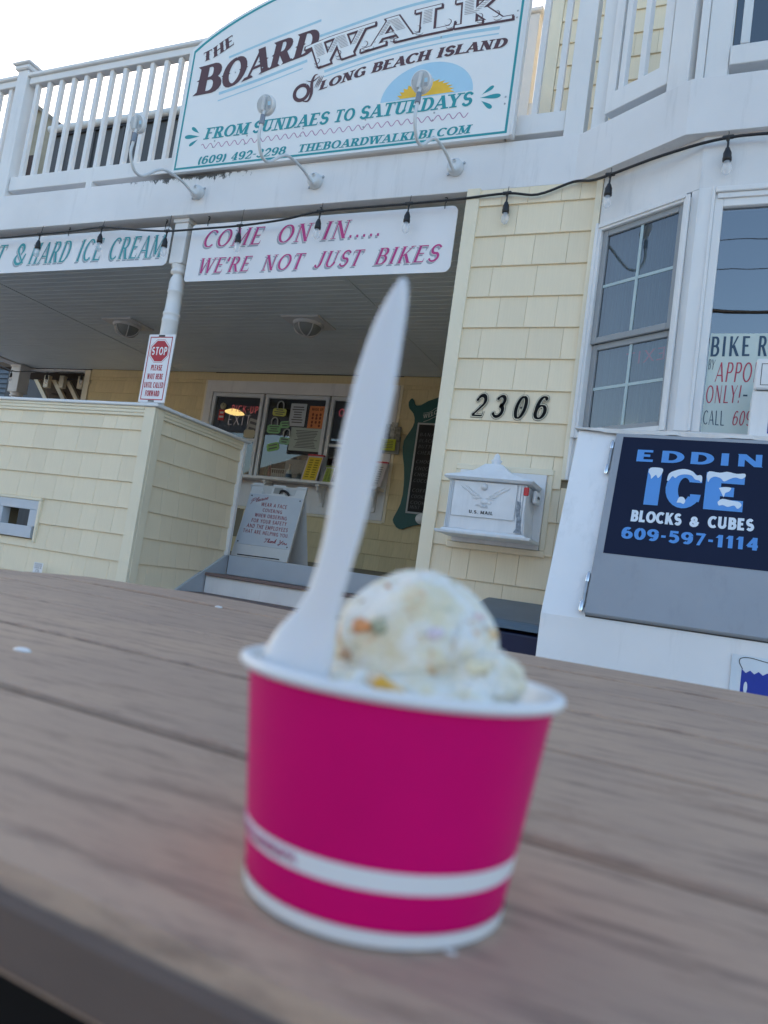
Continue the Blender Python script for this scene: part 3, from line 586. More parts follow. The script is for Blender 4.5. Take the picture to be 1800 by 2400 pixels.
# --- upper wall behind the balcony
uw = B('upper_wall', BACK, shop, -1.60, 1.6, 5.806, 6.0, 3.87, 8.0)
shingles(uw, (-1.56, 5.806), 0, 0, 1.15, [(4.08+.206*i, .206) for i in range(0, 10)], SHING, seed=13, minw=.12, maxw=.22)
B('corner_board', CREAM, shop, -1.70, -1.562, 5.782, 5.90, 3.87, 8.0, c=.002)
B('corner_board', CREAM, shop, -1.70, -1.68, 5.902, 8.0, 3.87, 8.0, c=.002)
B('window_casing', WHITE, shop, -.41, -.205, 5.77, 5.83, 3.95, 7.0, c=.003)
mb = MB().box(-.20, 1.5, 5.80, 5.804, 3.95, 7.0); mb.build('balcony_door_pane', glass('door_glass', (.35, .42, .48), 1.6), shop)
mb = MB().box(-.15, -.085, 5.765, 5.798, 5.27, 7.0, c=.003).box(-.15, 1.5, 5.765, 5.798, 5.15, 5.265, c=.003); mb.build('balcony_door_frame', WHITE, shop)
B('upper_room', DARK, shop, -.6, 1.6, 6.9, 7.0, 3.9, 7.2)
B('roof', pm('grey_roof', (.12, .12, .13), .9), shop, -1.9, 1.7, 5.5, 12.0, 8.0, 8.25)
# ================================================================== PORCH HALF WALL
hw = thing('porch_half_wall', 'cream shingled half wall closing the porch left of the steps', 'wall', (-4.1, 4.65, 0))
core = MB().box(-11.2, -5.63, 4.606, 4.79, 0, 1.90).box(-5.62, -5.21, 4.606, 4.79, 0, .86).box(-5.62, -5.21, 4.606, 4.79, 1.02, 1.90).box(-5.2, -4.14, 4.606, 4.79, 0, 1.90).box(-4.25, -4.135, 4.80, 5.86, 0, 1.90); core = core.build('wall_core', BACK, hw)
HRH = .2112; hrows = [(.266+HRH*i, HRH) for i in range(0, 7)]+[(1.744, .115)]
hole = ((-5.67+7.0, -5.16+7.0, .755, 1.095),)
shingles(core, (-7.0, 4.606), 0, 0, 2.79, hrows, SHING, holes=hole, seed=21, minw=.13, maxw=.27)
shingles(core, (-4.135, 4.69), R(90), 0, 1.17, hrows, SHING, seed=23, minw=.12, maxw=.24)
B('corner_board', CREAM, hw, -4.212, -4.105, 4.576, 4.605, 0, 1.935, c=.003)
B('corner_board', CREAM, hw, -4.133, -4.103, 4.6055, 4.69, 0, 1.935, c=.003)
B('corner_board', WHITE, hw, -4.15, -4.09, 5.83, 5.87, .86, 1.935, c=.003)
mb = MB()
for i, (za, zb, d) in enumerate(((1.86, 1.884, .022), (1.8845, 1.912, .028), (1.9125, 1.935, .034))): mb.box(-11.2, -4.2125, 4.606-d, 4.606, za, zb, c=.003)
mb.build('frieze_trim', CREAM, hw)
mb = MB()
for i, (za, zb, d) in enumerate(((1.86, 1.884, .022), (1.8845, 1.912, .028), (1.9125, 1.935, .034))): mb.box(-4.134, -4.134+d, 4.6905, 5.829, za, zb, c=.003)
mb.build('frieze_trim', CREAM, hw)
mb = MB().box(-11.2, -4.07, 4.555, 4.83, 1.936, 1.962, c=.006); mb.build('cap_board', WHITE, hw)
mb = MB().box(-4.30, -4.07, 4.832, 5.91, 1.936, 1.962, c=.006); mb.build('cap_board', WHITE, hw)
# framed opening low in the wall
VF = pm('blue_grey_frame', (.54, .57, .61), .5, .05)
mb = MB().box(-5.69, -5.14, 4.571, 4.60, 1.085, 1.108, c=.003).box(-5.165, -5.14, 4.571, 4.60, .735, 1.084, c=.003).box(-5.69, -5.665, 4.571, 4.60, .735, 1.084, c=.003); mb.build('opening_trim', CREAM, hw)
mb = MB().box(-5.664, -5.166, 4.577, 4.66, 1.005, 1.084, c=.003).box(-5.255, -5.166, 4.577, 4.66, .865, 1.004, c=.003).box(-5.664, -5.575, 4.577, 4.66, .865, 1.004, c=.003).box(-5.664, -5.19, 4.565, 4.66, .765, .864, c=.003); mb.build('opening_frame', VF, hw)
# ================================================================== PORCH STEPS
st = thing('porch_steps', 'white porch steps with brown composite treads beside the half wall', 'steps', (-2.9, 5.2, 0))
for i in range(4):
    z = .864-.18*(i+1); yf = 5.845-.304*(i+1)
    B('tread', WOODC, st, -4.08, -1.76, yf-.02, yf+.31, z-.028, z, c=.005)
    B('riser', RISER if i == 0 else WHITE2, st, -4.08, -1.76, yf+.312, yf+.33, z+.0005, z+.151)
B('riser', RISER, st, -4.08, -1.76, 5.846, 5.872, .686, .866, c=.003)
mb = MB(); P = [(4.30, 0.0), (4.62, 0.0), (5.868, .70), (5.868, .868), (5.80, .83), (4.4, .02)]
mb._add([(x, p[0], p[1]) for x in (-4.133, -4.085) for p in ((4.3, 0), (5.868, 0), (5.868, .872), (5.82, .855), (4.3, -.0+.0))][:0] or [(x, *p) for x in (-4.132, -4.098) for p in ((4.25, 0.0), (5.868, 0.0), (5.868, .875))], [(0, 1, 2), (5, 4, 3), (0, 3, 4, 1), (1, 4, 5, 2), (2, 5, 3, 0)]); mb.build('stringer', RISER, st)
# ================================================================== PORCH POSTS
def post(name, label, x, y, s, z0, z1, zt=3.17):
    t = thing(name, label, 'post', (x, y, z0), group='turned white porch posts'); h = s/2
    MB().box(x-h, x+h, y-h, y+h, zt, z1-.035, c=.006).build('post_head', WHITE, t)
    MB().box(x-h-.012, x+h+.012, y-h-.012, y+h+.012, z1-.035, z1, c=.004).build('post_collar', WHITE, t)
    r = h; pr = [(r*.62, z0), (r*.95, z0+.01), (r*.95, z0+.04), (r*.8, z0+.06), (r*.86, z0+.12), (r*.98, z0+.50), (r*1.0, z0+.72), (r*1.04, z0+.725), (r*1.04, z0+.745), (r*.98, z0+.75), (r*.98, z0+.775), (r*1.04, z0+.78), (r*1.03, z0+.80), (r*.93, z0+.805)]
    pr += [(r*.88, zt-.24), (r*.95, zt-.235), (r*.95, zt-.215), (r*.90, zt-.21), (r*.93, zt-.15), (r*.82, zt-.115), (r*.66, zt-.09), (r*.66, zt-.078), (r*.95, zt-.07), (r*.98, zt-.05), (r*.80, zt-.03), (r*.98, zt-.015), (r*.98, zt-.001)]
    MB().lathe(pr, 28, Matrix.Translation((x, y, 0)), caps=True).build('post_shaft', WHITE, t); return t
post('porch_post', 'turned white porch post at the half wall corner behind the stop sign', -4.235, 4.72, .135, 1.963, 3.554)
B('post_base', WHITE, bpy.data.objects['porch_post'], -4.33, -4.14, 4.62, 4.815, 1.9625, 1.985, c=.01)
post('porch_post', 'far white porch post at the left end of the porch beside the stair opening', -10.97, 8.86, .22, .87, 3.554, 3.09)
# ================================================================== BALCONY RAILINGS
lr = thing('balcony_railing', 'white balcony railing with square balusters to the left of the shop sign', 'railing', (-5.5, 4.66, 3.9), group='white balcony railings')
B('top_rail', WHITE, lr, -6.36, -1.51, 4.635, 4.72, 5.045, 5.112, c=.004); B('rail_cap', WHITE, lr, -6.38, -1.51, 4.61, 4.745, 5.113, 5.148, c=.006)
B('bottom_rail', WHITE, lr, -6.36, -1.56, 4.632, 4.715, 3.962, 4.10, c=.004)
BALM = MB().box(-.021, .021, -.021, .021, 4.1005, 5.0445, c=.003)
b0 = BALM.build('baluster', WHITE, lr)
b0.location = (-6.27, 4.675, 0)
for i in range(1, 13):
    o = b0.copy(); col.objects.link(o); o.location = (-6.27+.1555*i, 4.675, 0)
B('rail_block', WHITE, lr, -5.37, -5.30, 4.625, 4.70, 3.893, 3.9615, c=.003)
mb = MB().box(-6.51, -6.37, 4.61, 4.745, 3.893, 5.18, c=.004); mb.build('rail_post', WHITE, lr)
MB().box(-6.535, -6.345, 4.585, 4.77, 5.181, 5.225, c=.01).box(-6.555, -6.325, 4.565, 4.79, 5.226, 5.25, c=.006).build('post_cap', WHITE, lr)
B('top_rail', WHITE, lr, -8.2, -6.52, 4.635, 4.72, 5.045, 5.112, c=.004); B('rail_cap', WHITE, lr, -8.2, -6.52, 4.61, 4.745, 5.113, 5.148, c=.006); B('bottom_rail', WHITE, lr, -8.2, -6.52, 4.632, 4.715, 3.962, 4.10, c=.004)
for i in range(8):
    o = b0.copy(); col.objects.link(o); o.location = (-6.63-.1555*i, 4.675, 0)
rl = thing('balcony_railing', 'white balcony railing that bends round the bay to the right of the shop sign', 'railing', (-1.0, 4.66, 3.9), group='white balcony railings')
B('bottom_rail', WHITE, rl, -1.55, -1.145, 4.635, 4.715, 3.955, 4.10, c=.004)
def bal(parent, T, x, z0=4.1005, z1=5.6, s=.021, nm='baluster'): return MB().box(x-s, x+s, -s, s, z0, z1, T, c=.003).build(nm, WHITE, parent)
for x in (-1.37, -1.215): bal(rl, Matrix.Translation((0, 4.675, 0)), x)
B('rail_post', WHITE, rl, -1.142, -1.012, 4.615, 4.745, 3.893, 5.7, c=.004)
B('rail_post', WHITE, rl, -.962, -.872, 4.592, 4.68, 3.893, 5.7, c=.004)
TA = Matrix.Translation((-.965, 4.60, 0)) @ Matrix.Rotation(BA, 4, 'Z')
MB().box(.11, .555, -.01, .07, 3.965, 4.10, TA, c=.004).build('bottom_rail', WHITE, rl)
for x in (.20, .345): bal(rl, TA @ Matrix.Translation((0, .03, 0)), x)
for x0_ in (.13, .51): bal(rl, TA @ Matrix.Translation((0, .035, 0)), x0_, s=.032)
MB().box(.562, .70, -.02, .11, 3.893, 5.7, TA, c=.004).build('rail_post', WHITE, rl)
mb = MB().box(-.33, -.285, 4.214, 4.33, 3.893, 5.7, c=.004).box(-.283, -.16, 4.23, 4.33, 3.893, 5.7, c=.004); mb.build('rail_post', WHITE, rl)
B('bottom_rail', WHITE, rl, -.155, 1.6, 4.215, 4.30, 3.958, 4.075, c=.004)
for x in (.21, .365, .52, .675, .83): bal(rl, Matrix.Translation((0, 4.255, 0)), x, 4.076, 5.04)
B('top_rail', WHITE, rl, -.155, 1.6, 4.215, 4.30, 5.045, 5.112, c=.004)
B('deck_edge_block', CREAM, shop, -1.62, -1.46, 4.73, 4.855, 3.893, 4.13)
# a third rail end seen through the gap
fr = thing('balcony_railing', 'short far balcony railing post glimpsed between the sign and the baluster', 'railing', (-2.2, 7, 3.9), group='white balcony railings')
B('rail_post', WHITE, fr, -2.26, -2.13, 7.0, 7.13, 3.9, 6.9, c=.004); B('post_cap', WHITE, fr, -2.29, -2.10, 6.97, 7.16, 6.901, 6.95, c=.008); B('bottom_rail', WHITE, fr, -3.2, -1.75, 7.02, 7.1, 5.75, 5.90, c=.004)
# ================================================================== MAIN SIGN
sg = thing('shop_sign', 'big arched white sign lettered The Boardwalk of Long Beach Island above the porch', 'sign', (-2.93, 4.56, 3.9))
cx = -2.915; AR = [(x, 5.0+.42*(1-((x-cx)/1.425)**2)**.9 if abs(x-cx) < 1.425 else 5.0) for x in [cx-1.425+2.85*i/36 for i in range(37)]]
def signpoly(m_): 
    sx = (1.425-m_)/1.425; pts = [(cx+(x-cx)*sx, z-m_*1.05) for x, z in AR]
    return [(cx-1.425+m_, 3.905+m_)]+[(cx+1.425-m_, 3.905+m_)]+pts[::-1]
T0 = Matrix.Translation((0, 4.55, 0))
board = MB().prism(signpoly(0), .035, T0).build('board', SIGNW, sg)
pl = Plane((0, 4.55, 0))
def ring(mb, A, Bp, pl, lift):
    n = len(A); vs = [pl.p(*p, lift) for p in A]+[pl.p(*p, lift) for p in Bp]
    mb._add(vs, [(i, (i+1) % n, n+(i+1) % n, n+i) for i in range(n)])
mb = MB(); ring(mb, signpoly(.019), signpoly(.036), pl, .001); mb.raw('border_line', TEAL, sg)
MB().box(-1.490, -1.465, 4.535, 4.60, 3.90, 5.0, c=.003).build('sign_frame', WHITE, sg); MB().box(-4.37, -4.341, 4.552, 4.60, 3.90, 5.0, c=.003).build('sign_frame', WHITE, sg)
# pale blue stripes
mb = MB()
def stripe(P, w_): line(mb, pl, smooth(P, 6), w_, .0006)
stripe([(-3.95, 4.865), (-3.55, 4.955), (-3.12, 5.04)], .02); stripe([(-3.99, 4.555), (-3.6, 4.625), (-3.19, 4.715)], .024); stripe([(-3.99, 4.492), (-3.6, 4.57), (-3.22, 4.655)], .010)
stripe([(-3.11, 4.905), (-2.7, 4.975), (-2.43, 5.012), (-2.14, 5.03), (-1.8, 5.03)], .022); stripe([(-3.02, 4.60), (-2.7, 4.66), (-2.39, 4.70), (-2.0, 4.72), (-1.66, 4.715)], .024); stripe([(-3.02, 4.555), (-2.7, 4.615), (-2.39, 4.655), (-2.0, 4.675), (-1.66, 4.672)], .010)
mb.raw('pale_stripe', LBLUE, sg)
# brown lettering
mb = MB()
text(mb, pl, 'THE', [(-4.215, 4.862), (-4.10, 4.888), (-4.0, 4.935), (-3.915, 4.975)], [(-4.225, 4.945), (-4.125, 4.975), (-4.04, 5.025), (-3.945, 5.068)], WEST, lift=.002)
text(mb, pl, 'B', [(-4.250, 4.568), (-3.985, 4.575)], [(-4.235, 4.822), (-3.985, 4.845)], WEST, lift=.002)
text(mb, pl, 'OARD', [(-3.985, 4.575), (-3.75, 4.632), (-3.50, 4.70), (-3.30, 4.745), (-3.13, 4.775)], [(-3.975, 4.835), (-3.75, 4.87), (-3.50, 4.925), (-3.30, 4.955), (-3.10, 4.985)], WEST, lift=.002)
text(mb, pl, 'LONG BEACH ISLAND', [(-3.045, 4.447), (-2.83, 4.485), (-2.62, 4.522), (-2.40, 4.543), (-2.19, 4.558), (-1.93, 4.564), (-1.60, 4.560)], [(-3.03, 4.520), (-2.82, 4.560), (-2.61, 4.600), (-2.39, 4.620), (-2.18, 4.635), (-1.92, 4.638), (-1.58, 4.630)], dict(WEST, k=.27, n=.12), lift=.002)
# ornate "of"
mark(mb)
line(mb, pl, smooth(arc(-3.195, 4.45, .062, .062, 60, 420, 14), 2), .030, .002); line(mb, pl, smooth([(-3.20, 4.39), (-3.13, 4.372), (-3.105, 4.43), (-3.115, 4.52), (-3.10, 4.575), (-3.07, 4.585)], 5), .026, .0022, taper=True)
line(mb, pl, smooth([(-3.17, 4.545), (-3.12, 4.53), (-3.09, 4.54), (-3.05, 4.57)], 4), .012, .0024, taper=True)
for i in range(3): line(mb, pl, smooth([(-3.085+i*.014, 4.47), (-3.075+i*.014, 4.50), (-3.058+i*.014, 4.54), (-3.05+i*.016, 4.57)], 4), .007, .0026, taper=True)
WB = [(-3.165, 4.625), (-3.02, 4.655), (-2.81, 4.695), (-2.58, 4.733), (-2.35, 4.757), (-2.08, 4.770), (-1.93, 4.770), (-1.63, 4.768)]
WT = [(-3.165, 4.845), (-3.03, 4.878), (-2.80, 4.912), (-2.60, 4.938), (-2.35, 4.965), (-2.10, 4.980), (-1.93, 4.986), (-1.65, 4.990)]
text(mb, pl, 'WALK', WB, WT, WALKS, lift=.0027, grow=.065); text(mb, pl, 'WALK', WB, WT, WALKS, lift=.0027, grow=.055, off=(.009, -.010))
let = mb.raw('brown_lettering', BROWN, sg)
hat = MB(); mb = MB(); text(mb, pl, 'WALK', WB, WT, WALKS, lift=.0038, hatch=hat); 
mb.raw('white_lettering', SIGNW, sg)
for c0 in (-3.10, -2.92, -2.70, -2.48, -2.28, -2.05, -1.82, -1.70):      # scrollwork in the feet of the ornate letters
    u = (c0+3.165)/1.535; b_ = along(WB, u); line(hat, pl, smooth(arc(b_[0], b_[1]+.055, .026, .024, 200, 470, 8), 2), .006, .0056, True); line(hat, pl, smooth(arc(b_[0]+.02, b_[1]+.02, .03, .016, 180, 360, 6), 2), .005, .0057, True)
hat.raw('letter_hatching', BROWN, sg)
# sun
mb = MB(); mb.poly([pl.p(*p, .0008) for p in arc(-2.147, 4.272, .352, .262, 0, 180, 30)]); mb.raw('sky_dome', SKYB, sg)
mb = MB(); P = []
for i in range(15):
    a = 180*i/14; r = .225; P.append((-2.152+r*math.cos(R(180-a)), 4.281+r*.54*math.sin(R(180-a))*1.02)); 
    if i < 14: a2 = a+180/28; P.append((-2.152+r*.84*math.cos(R(180-a2+4)), 4.281+r*.46*math.sin(R(180-a2+4))))
mb.poly([pl.p(*p, .0014) for p in P]); mb.raw('painted_sun', YELL, sg)
mb = MB()
tq(mb, pl, 'FROM', (-4.065, 4.165), (-3.64, 4.164), (-4.045, 4.263), (-3.62, 4.262), SLAB, lift=.002); tq(mb, pl, 'SUNDAES', (-3.605, 4.165), (-2.92, 4.162), (-3.585, 4.264), (-2.90, 4.262), SLAB, lift=.002)
tq(mb, pl, 'TO', (-2.875, 4.165), (-2.70, 4.165), (-2.855, 4.264), (-2.69, 4.262), SLAB, lift=.002); tq(mb, pl, 'SATURDAYS', (-2.665, 4.163), (-1.79, 4.160), (-2.645, 4.264), (-1.775, 4.262), SLAB, lift=.002)
tq(mb, pl, '(609) 492-3298', (-4.09, 3.950), (-3.258, 3.954), (-4.075, 4.020), (-3.243, 4.020), SLAB, lift=.002); tq(mb, pl, 'THEBOARDWALKLBI.COM', (-3.148, 3.955), (-1.775, 3.953), (-3.135, 4.018), (-1.76, 4.015), SLAB, lift=.002)
mb.tail = (len(mb.v), len(mb.f))
for (a, b_, wd) in (((-4.108, 4.199), (-4.264, 4.209), .042), ((-4.118, 4.224), (-4.205, 4.286), .034), ((-4.122, 4.175), (-4.205, 4.126), .034), ((-1.738, 4.207), (-1.586, 4.205), .040), ((-1.726, 4.227), (-1.644, 4.283), .032), ((-1.724, 4.185), (-1.640, 4.120), .036)):
    P = []; dx, dz = b_[0]-a[0], b_[1]-a[1]; l = math.hypot(dx, dz); ex, ez = dx/l, dz/l
    for i in range(25):
        t = i/24*2*math.pi; s = (1-math.cos(t))/2*l; q = math.sin(t)*(1-math.cos(t))/2*wd*.65; P.append((a[0]+ex*s-ez*q, a[1]+ez*s+ex*q))
    mb.poly([pl.p(*p, .0012) for p in P[1:]])
mb.raw('teal_lettering', TEAL, sg)
mb = MB(); P = [(-4.08+2.275*i/240, 4.106-.0*i+.021*math.sin(i/240*2*math.pi*29+.6)-.010*i/240) for i in range(241)]; line(mb, pl, P, .0065, .001); mb.raw('wavy_line', MAUVE, sg)
for x, z in ((-3.95, 4.14), (-3.96, 4.09), (-3.64, 4.15), (-3.65, 4.08), (-3.13, 4.15), (-3.14, 4.09), (-2.60, 4.155), (-2.61, 4.10), (-2.06, 4.14), (-2.065, 4.085), (-4.318, 4.79), (-4.318, 4.75), (-4.318, 4.12), (-4.318, 4.07), (-1.545, 4.82), (-1.545, 4.77), (-1.55, 4.19), (-1.55, 4.14), (-2.09, 4.72), (-2.62, 4.77), (-2.625, 4.73), (-3.02, 4.80), (-3.86, 4.72), (-3.60, 4.72), (-3.605, 4.67)):
    MB().lathe([(.001, .003), (.0055, .0028), (.0065, .0)], 10, Matrix.Translation((x, 4.5485, z)) @ Matrix.Rotation(R(90), 4, 'X'), caps=False).build('screw', STEEL, sg)
# ================================================================== HANGING BANNERS
def banner(label, xa, xb, za, zb, lines, colr, hooks, rad=.05):
    t = thing('hanging_banner', label, 'banner', ((xa+xb)/2, 4.68, zb), group='white banners hung under the porch fascia')
    P = arc(xb-rad, zb-rad, rad, rad, 90, 0, 6)+arc(xb-rad, za+rad, rad, rad, 0, -90, 6)+arc(xa+rad*.6, za+rad*.6, rad*.6, rad*.6, -90, -180, 5)+arc(xa+rad*.6, zb-rad*.6, rad*.6, rad*.6, 180, 90, 5)
    MB().prism(P, .006, Matrix.Translation((0, 4.66, 0))).build('banner_board', BANW, t)
    pl = Plane((0, 4.66, 0)); A, Bm, W_ = MB(), MB(), MB()
    for s, bl, br, tl, tr in lines:
        tq(A, pl, s, bl, br, tl, tr, ROMAN, lift=.0008, grow=.03, off=(-.012, -.013)); tq(W_, pl, s, bl, br, tl, tr, ROMAN, lift=.0016, grow=.035); tq(Bm, pl, s, bl, br, tl, tr, ROMAN, lift=.0026)
    A.raw('drop_shadow_print', GREYP, t); W_.raw('white_outline_print', BANW, t); Bm.raw('lettering', colr, t)
    for x in hooks:
        MB().tube([(x, 4.655, zb-.02), (x, 4.652, zb+.012), (x+.004, 4.652, zb+.03), (x, 4.653, 3.545)], .003, 6).tube(smooth([(x, 4.652, zb+.02), (x+.012, 4.652, zb+.035), (x+.01, 4.652, zb+.055), (x-.006, 4.652, zb+.06)], 3), .004, 6).build('hook', BLACK, t)
banner('white banner reading soft and hard ice cream in teal letters left of the porch post', -8.3, -4.33, 3.158, 3.498,
       [('SOFT', (-6.80, 3.236), (-6.29, 3.234), (-6.74, 3.436), (-6.23, 3.436)), ('&', (-6.145, 3.232), (-5.98, 3.232), (-6.125, 3.432), (-5.95, 3.432)), ('HARD', (-5.955, 3.232), (-5.46, 3.234), (-5.90, 3.432), (-5.41, 3.434)), ('ICE', (-5.365, 3.232), (-5.075, 3.234), (-5.315, 3.434), (-5.045, 3.434)), ('CREAM', (-4.99, 3.230), (-4.40, 3.232), (-4.95, 3.430), (-4.36, 3.428))],
       TEAL, (-6.9, -5.496, -4.40))
banner('white banner reading come on in we are not just bikes in pink letters', -4.118, -1.822, 3.008, 3.495,
       [('COME', (-4.00, 3.292), (-3.43, 3.293), (-3.955, 3.437), (-3.39, 3.437)), ('ON', (-3.29, 3.293), (-2.99, 3.294), (-3.255, 3.438), (-2.955, 3.438)), ('IN', (-2.895, 3.298), (-2.665, 3.30), (-2.855, 3.441), (-2.635, 3.441)), ('.....', (-2.66, 3.300), (-2.39, 3.302), (-2.655, 3.44), (-2.385, 3.44)),
        ("WE'RE", (-4.0, 3.072), (-3.50, 3.075), (-3.965, 3.20), (-3.465, 3.20)), ('NOT', (-3.385, 3.074), (-3.02, 3.072), (-3.355, 3.199), (-2.985, 3.20)), ('JUST', (-2.92, 3.077), (-2.53, 3.08), (-2.885, 3.206), (-2.49, 3.204)), ('BIKES', (-2.42, 3.082), (-1.92, 3.088), (-2.385, 3.208), (-1.885, 3.213))],
       MAG, (-3.965, -2.928, -1.922))
# ================================================================== GOOSENECK SIGN LAMPS
prof = [(4.501, 3.697), (4.42, 3.712), (4.33, 3.712), (4.25, 3.704), (4.172, 3.686), (4.10, 3.635), (4.042, 3.577), (3.99, 3.53), (3.945, 3.508), (3.90, 3.51), (3.865, 3.538), (3.84, 3.58), (3.828, 3.63), (3.835, 3.688), (3.838, 3.74)]
LHB = pm('lamp_back_grey', (.50, .52, .53), .45, .06, 20)
def lamp(label, X, tilt=0):
    o0 = Vector((X, 4.6, 3.73))
    t = thing('gooseneck_lamp', label, 'lamp', o0, group='gooseneck sign lamps')
    RX = Matrix.Rotation(R(90), 4, 'X'); Tb = Matrix.Translation((X, 4.599, 3.73)) @ RX
    MB().lathe([(.056, 0), (.058, .012), (.055, .040), (.052, .042)], 26, Tb).build('junction_box', GREYM, t)
    MB().lathe([(.053, .0425), (.053, .048), (.02, .05), (.001, .05)], 26, Tb, caps=False).build('cover_plate', GREYM, t)
    for a in (35, 215):
        MB().box(.048, .075, -.008, .008, .0, .008, Tb @ Matrix.Rotation(R(a), 4, 'Z'), c=.002).build('mounting_ear', STEEL, t)
    MB().lathe([(.016, .050), (.011, .054), (.0108, .058)], 14, Tb @ Matrix.Translation((0, .03, 0)), caps=False).build('arm_boot', GREYM, t)
    pts = [(X, 4.56, 3.695)]+[(X, a, b) for a, b in smooth(prof, 3)]
    MB().tube(pts, .0108, 10).build('arm', GREYM, t)
    MB().tube([(X, 3.836, 3.70), (X, 3.838, 3.765)], .017, 12).build('sleeve', pm('dark_sleeve', (.22, .25, .30), .5), t)
    # round flat head facing the sign
    hc = Vector((X, 3.845, 3.845)); TH = Matrix.Translation(hc) @ Matrix.Rotation(R(-90+14), 4, 'X')
    MB().lathe([(.001, -.012), (.060, -.012), (.066, -.006), (.067, .022), (.060, .026), (.001, .026)], 32, TH, caps=False).build('lamp_head', WHITE, t); MB().lathe([(.001, -.0128), (.058, -.0128), (.0595, -.0121)], 32, TH, caps=False).build('back_plate', LHB, t)
    MB().lathe([(.001, .0262), (.055, .0264), (.056, .030)], 28, TH, caps=False).build('lens', WHITE, t)
    MB().box(-.011, .011, -.045, .045, -.032, -.0122, TH @ Matrix.Rotation(R(12), 4, 'Z'), c=.004).build('head_bracket', GREYM, t)
    MB().box(.026, .046, -.012, .012, -.0145, -.0122, TH).build('spec_label', SKYB, t)
    MB().box(.026, .046, .014, .034, -.0145, -.0122, TH).build('spec_label', GREYP, t)
    for a in (70, 190, 310): MB().ball(TH @ Vector((.055*math.cos(R(a)), .055*math.sin(R(a)), -.0125)), .004, 4).build('screw', STEEL, t)
    MB().tube([(X, 3.838, 3.76), (X, 3.842, 3.80)], .010, 8).build('knuckle', GREYM, t)
lamp('gooseneck lamp at the left end of the fascia, in front of the railing balusters', -4.062)
lamp('middle gooseneck lamp whose head covers the sign just above the word sundaes', -2.968)
lamp('gooseneck lamp whose round head stands in front of the painted sun', -1.856)
# ================================================================== STRING LIGHTS
BULB = bpy.data.materials.new('clear_bulb_glass'); BULB.use_nodes = True; _b = BULB.node_tree.nodes['Principled BSDF']
_b.inputs['Base Color'].default_value = (.9, .92, .95, 1); _b.inputs['Roughness'].default_value = .05; _b.inputs['Alpha'].default_value = .30
def strl(label, nodes, bulbs, r=.0085, drop=.062, s=1.0):
    t = thing('string_lights', label, 'string lights', nodes[0], group='strings of clear festoon bulbs')
    MB().tube(smooth(nodes, 5), r, 8).build('cord', BLACK, t)
    for p in bulbs:
        x, y, z = p; T = Matrix.Translation(p) @ Matrix.Rotation(random.uniform(-.05, .05), 4, 'Y')
        so_ = MB().lathe([(.011*s, .0), (.015*s, -.012*s), (.022*s, -.03*s), (.022*s, -.05*s), (.024*s, -.055*s), (.024*s, -.075*s), (.019*s, -.078*s)], 14, T @ Matrix.Translation((0, 0, -drop)))
        so_.tube([T @ Vector((0, 0, .006)), T @ Vector((.002, 0, -drop*.5)), T @ Vector((0, 0, -drop-.005))], .006*s, 8)
        so_.box(-.03*s, .03*s, -.010*s, .010*s, -.008*s, .012*s, T, c=.004).lathe([(.014*s, .0), (.008*s, -.02*s)], 8, T)
        so_ = so_.build('socket', BLACK, t)
        MB().lathe([(.017*s, -.079*s), (.024*s, -.098*s), (.028*s, -.118*s), (.025*s, -.138*s), (.013*s, -.152*s), (.001, -.156*s)], 16, T @ Matrix.Translation((0, 0, -drop)), caps=False).build('bulb', BULB, so_)
        MB().tube([T @ Vector((0, 0, -drop-.08*s)), T @ Vector((.004, 0, -drop-.12*s)), T @ Vector((-.004, 0, -drop-.125*s))], .0015, 5).build('filament', STEEL, so_)
        MB().tube([T @ Vector((0, 0, .008)), T @ Vector((.004, .01, .03)), (x, y+.02, 3.557)], .0022, 6).build('hanger', BLACK, t) if y < 5 and z > 3.3 else None
S1 = [(-6.6, 4.575, 3.475), (-6.2, 4.575, 3.462), (-5.754, 4.575, 3.470), (-5.40, 4.575, 3.474), (-5.026, 4.575, 3.487), (-4.70, 4.575, 3.45), (-4.302, 4.575, 3.411), (-3.95, 4.575, 3.41), (-3.585, 4.575, 3.412), (-3.2, 4.575, 3.435), (-2.879, 4.575, 3.479), (-2.5, 4.575, 3.483), (-2.165, 4.575, 3.485), (-1.8, 4.575, 3.49), (-1.454, 4.565, 3.499), (-1.245, 4.56, 3.471), (-1.025, 4.57, 3.545), (-.90, 4.52, 3.515), (-.775, 4.448, 3.50), (-.45, 4.27, 3.488), (-.12, 4.192, 3.506), (.25, 4.19, 3.50), (.7, 4.19, 3.49)]
strl('black cord of clear bulbs running along the front fascia and round the bay', S1, [S1[i] for i in (2, 4, 6, 8, 10, 12, 14, 18, 20)])
S2 = [(-12.2, 8.75, 3.72), (-11.57, 8.75, 3.60), (-11.05, 8.75, 3.44), (-10.67, 8.75, 3.44), (-10.22, 8.75, 3.42), (-9.9, 8.75, 3.44), (-9.46, 8.75, 3.43)]
strl('second cord of clear bulbs at the far left end of the porch', S2, [S2[2], S2[4], S2[6]], drop=.03)
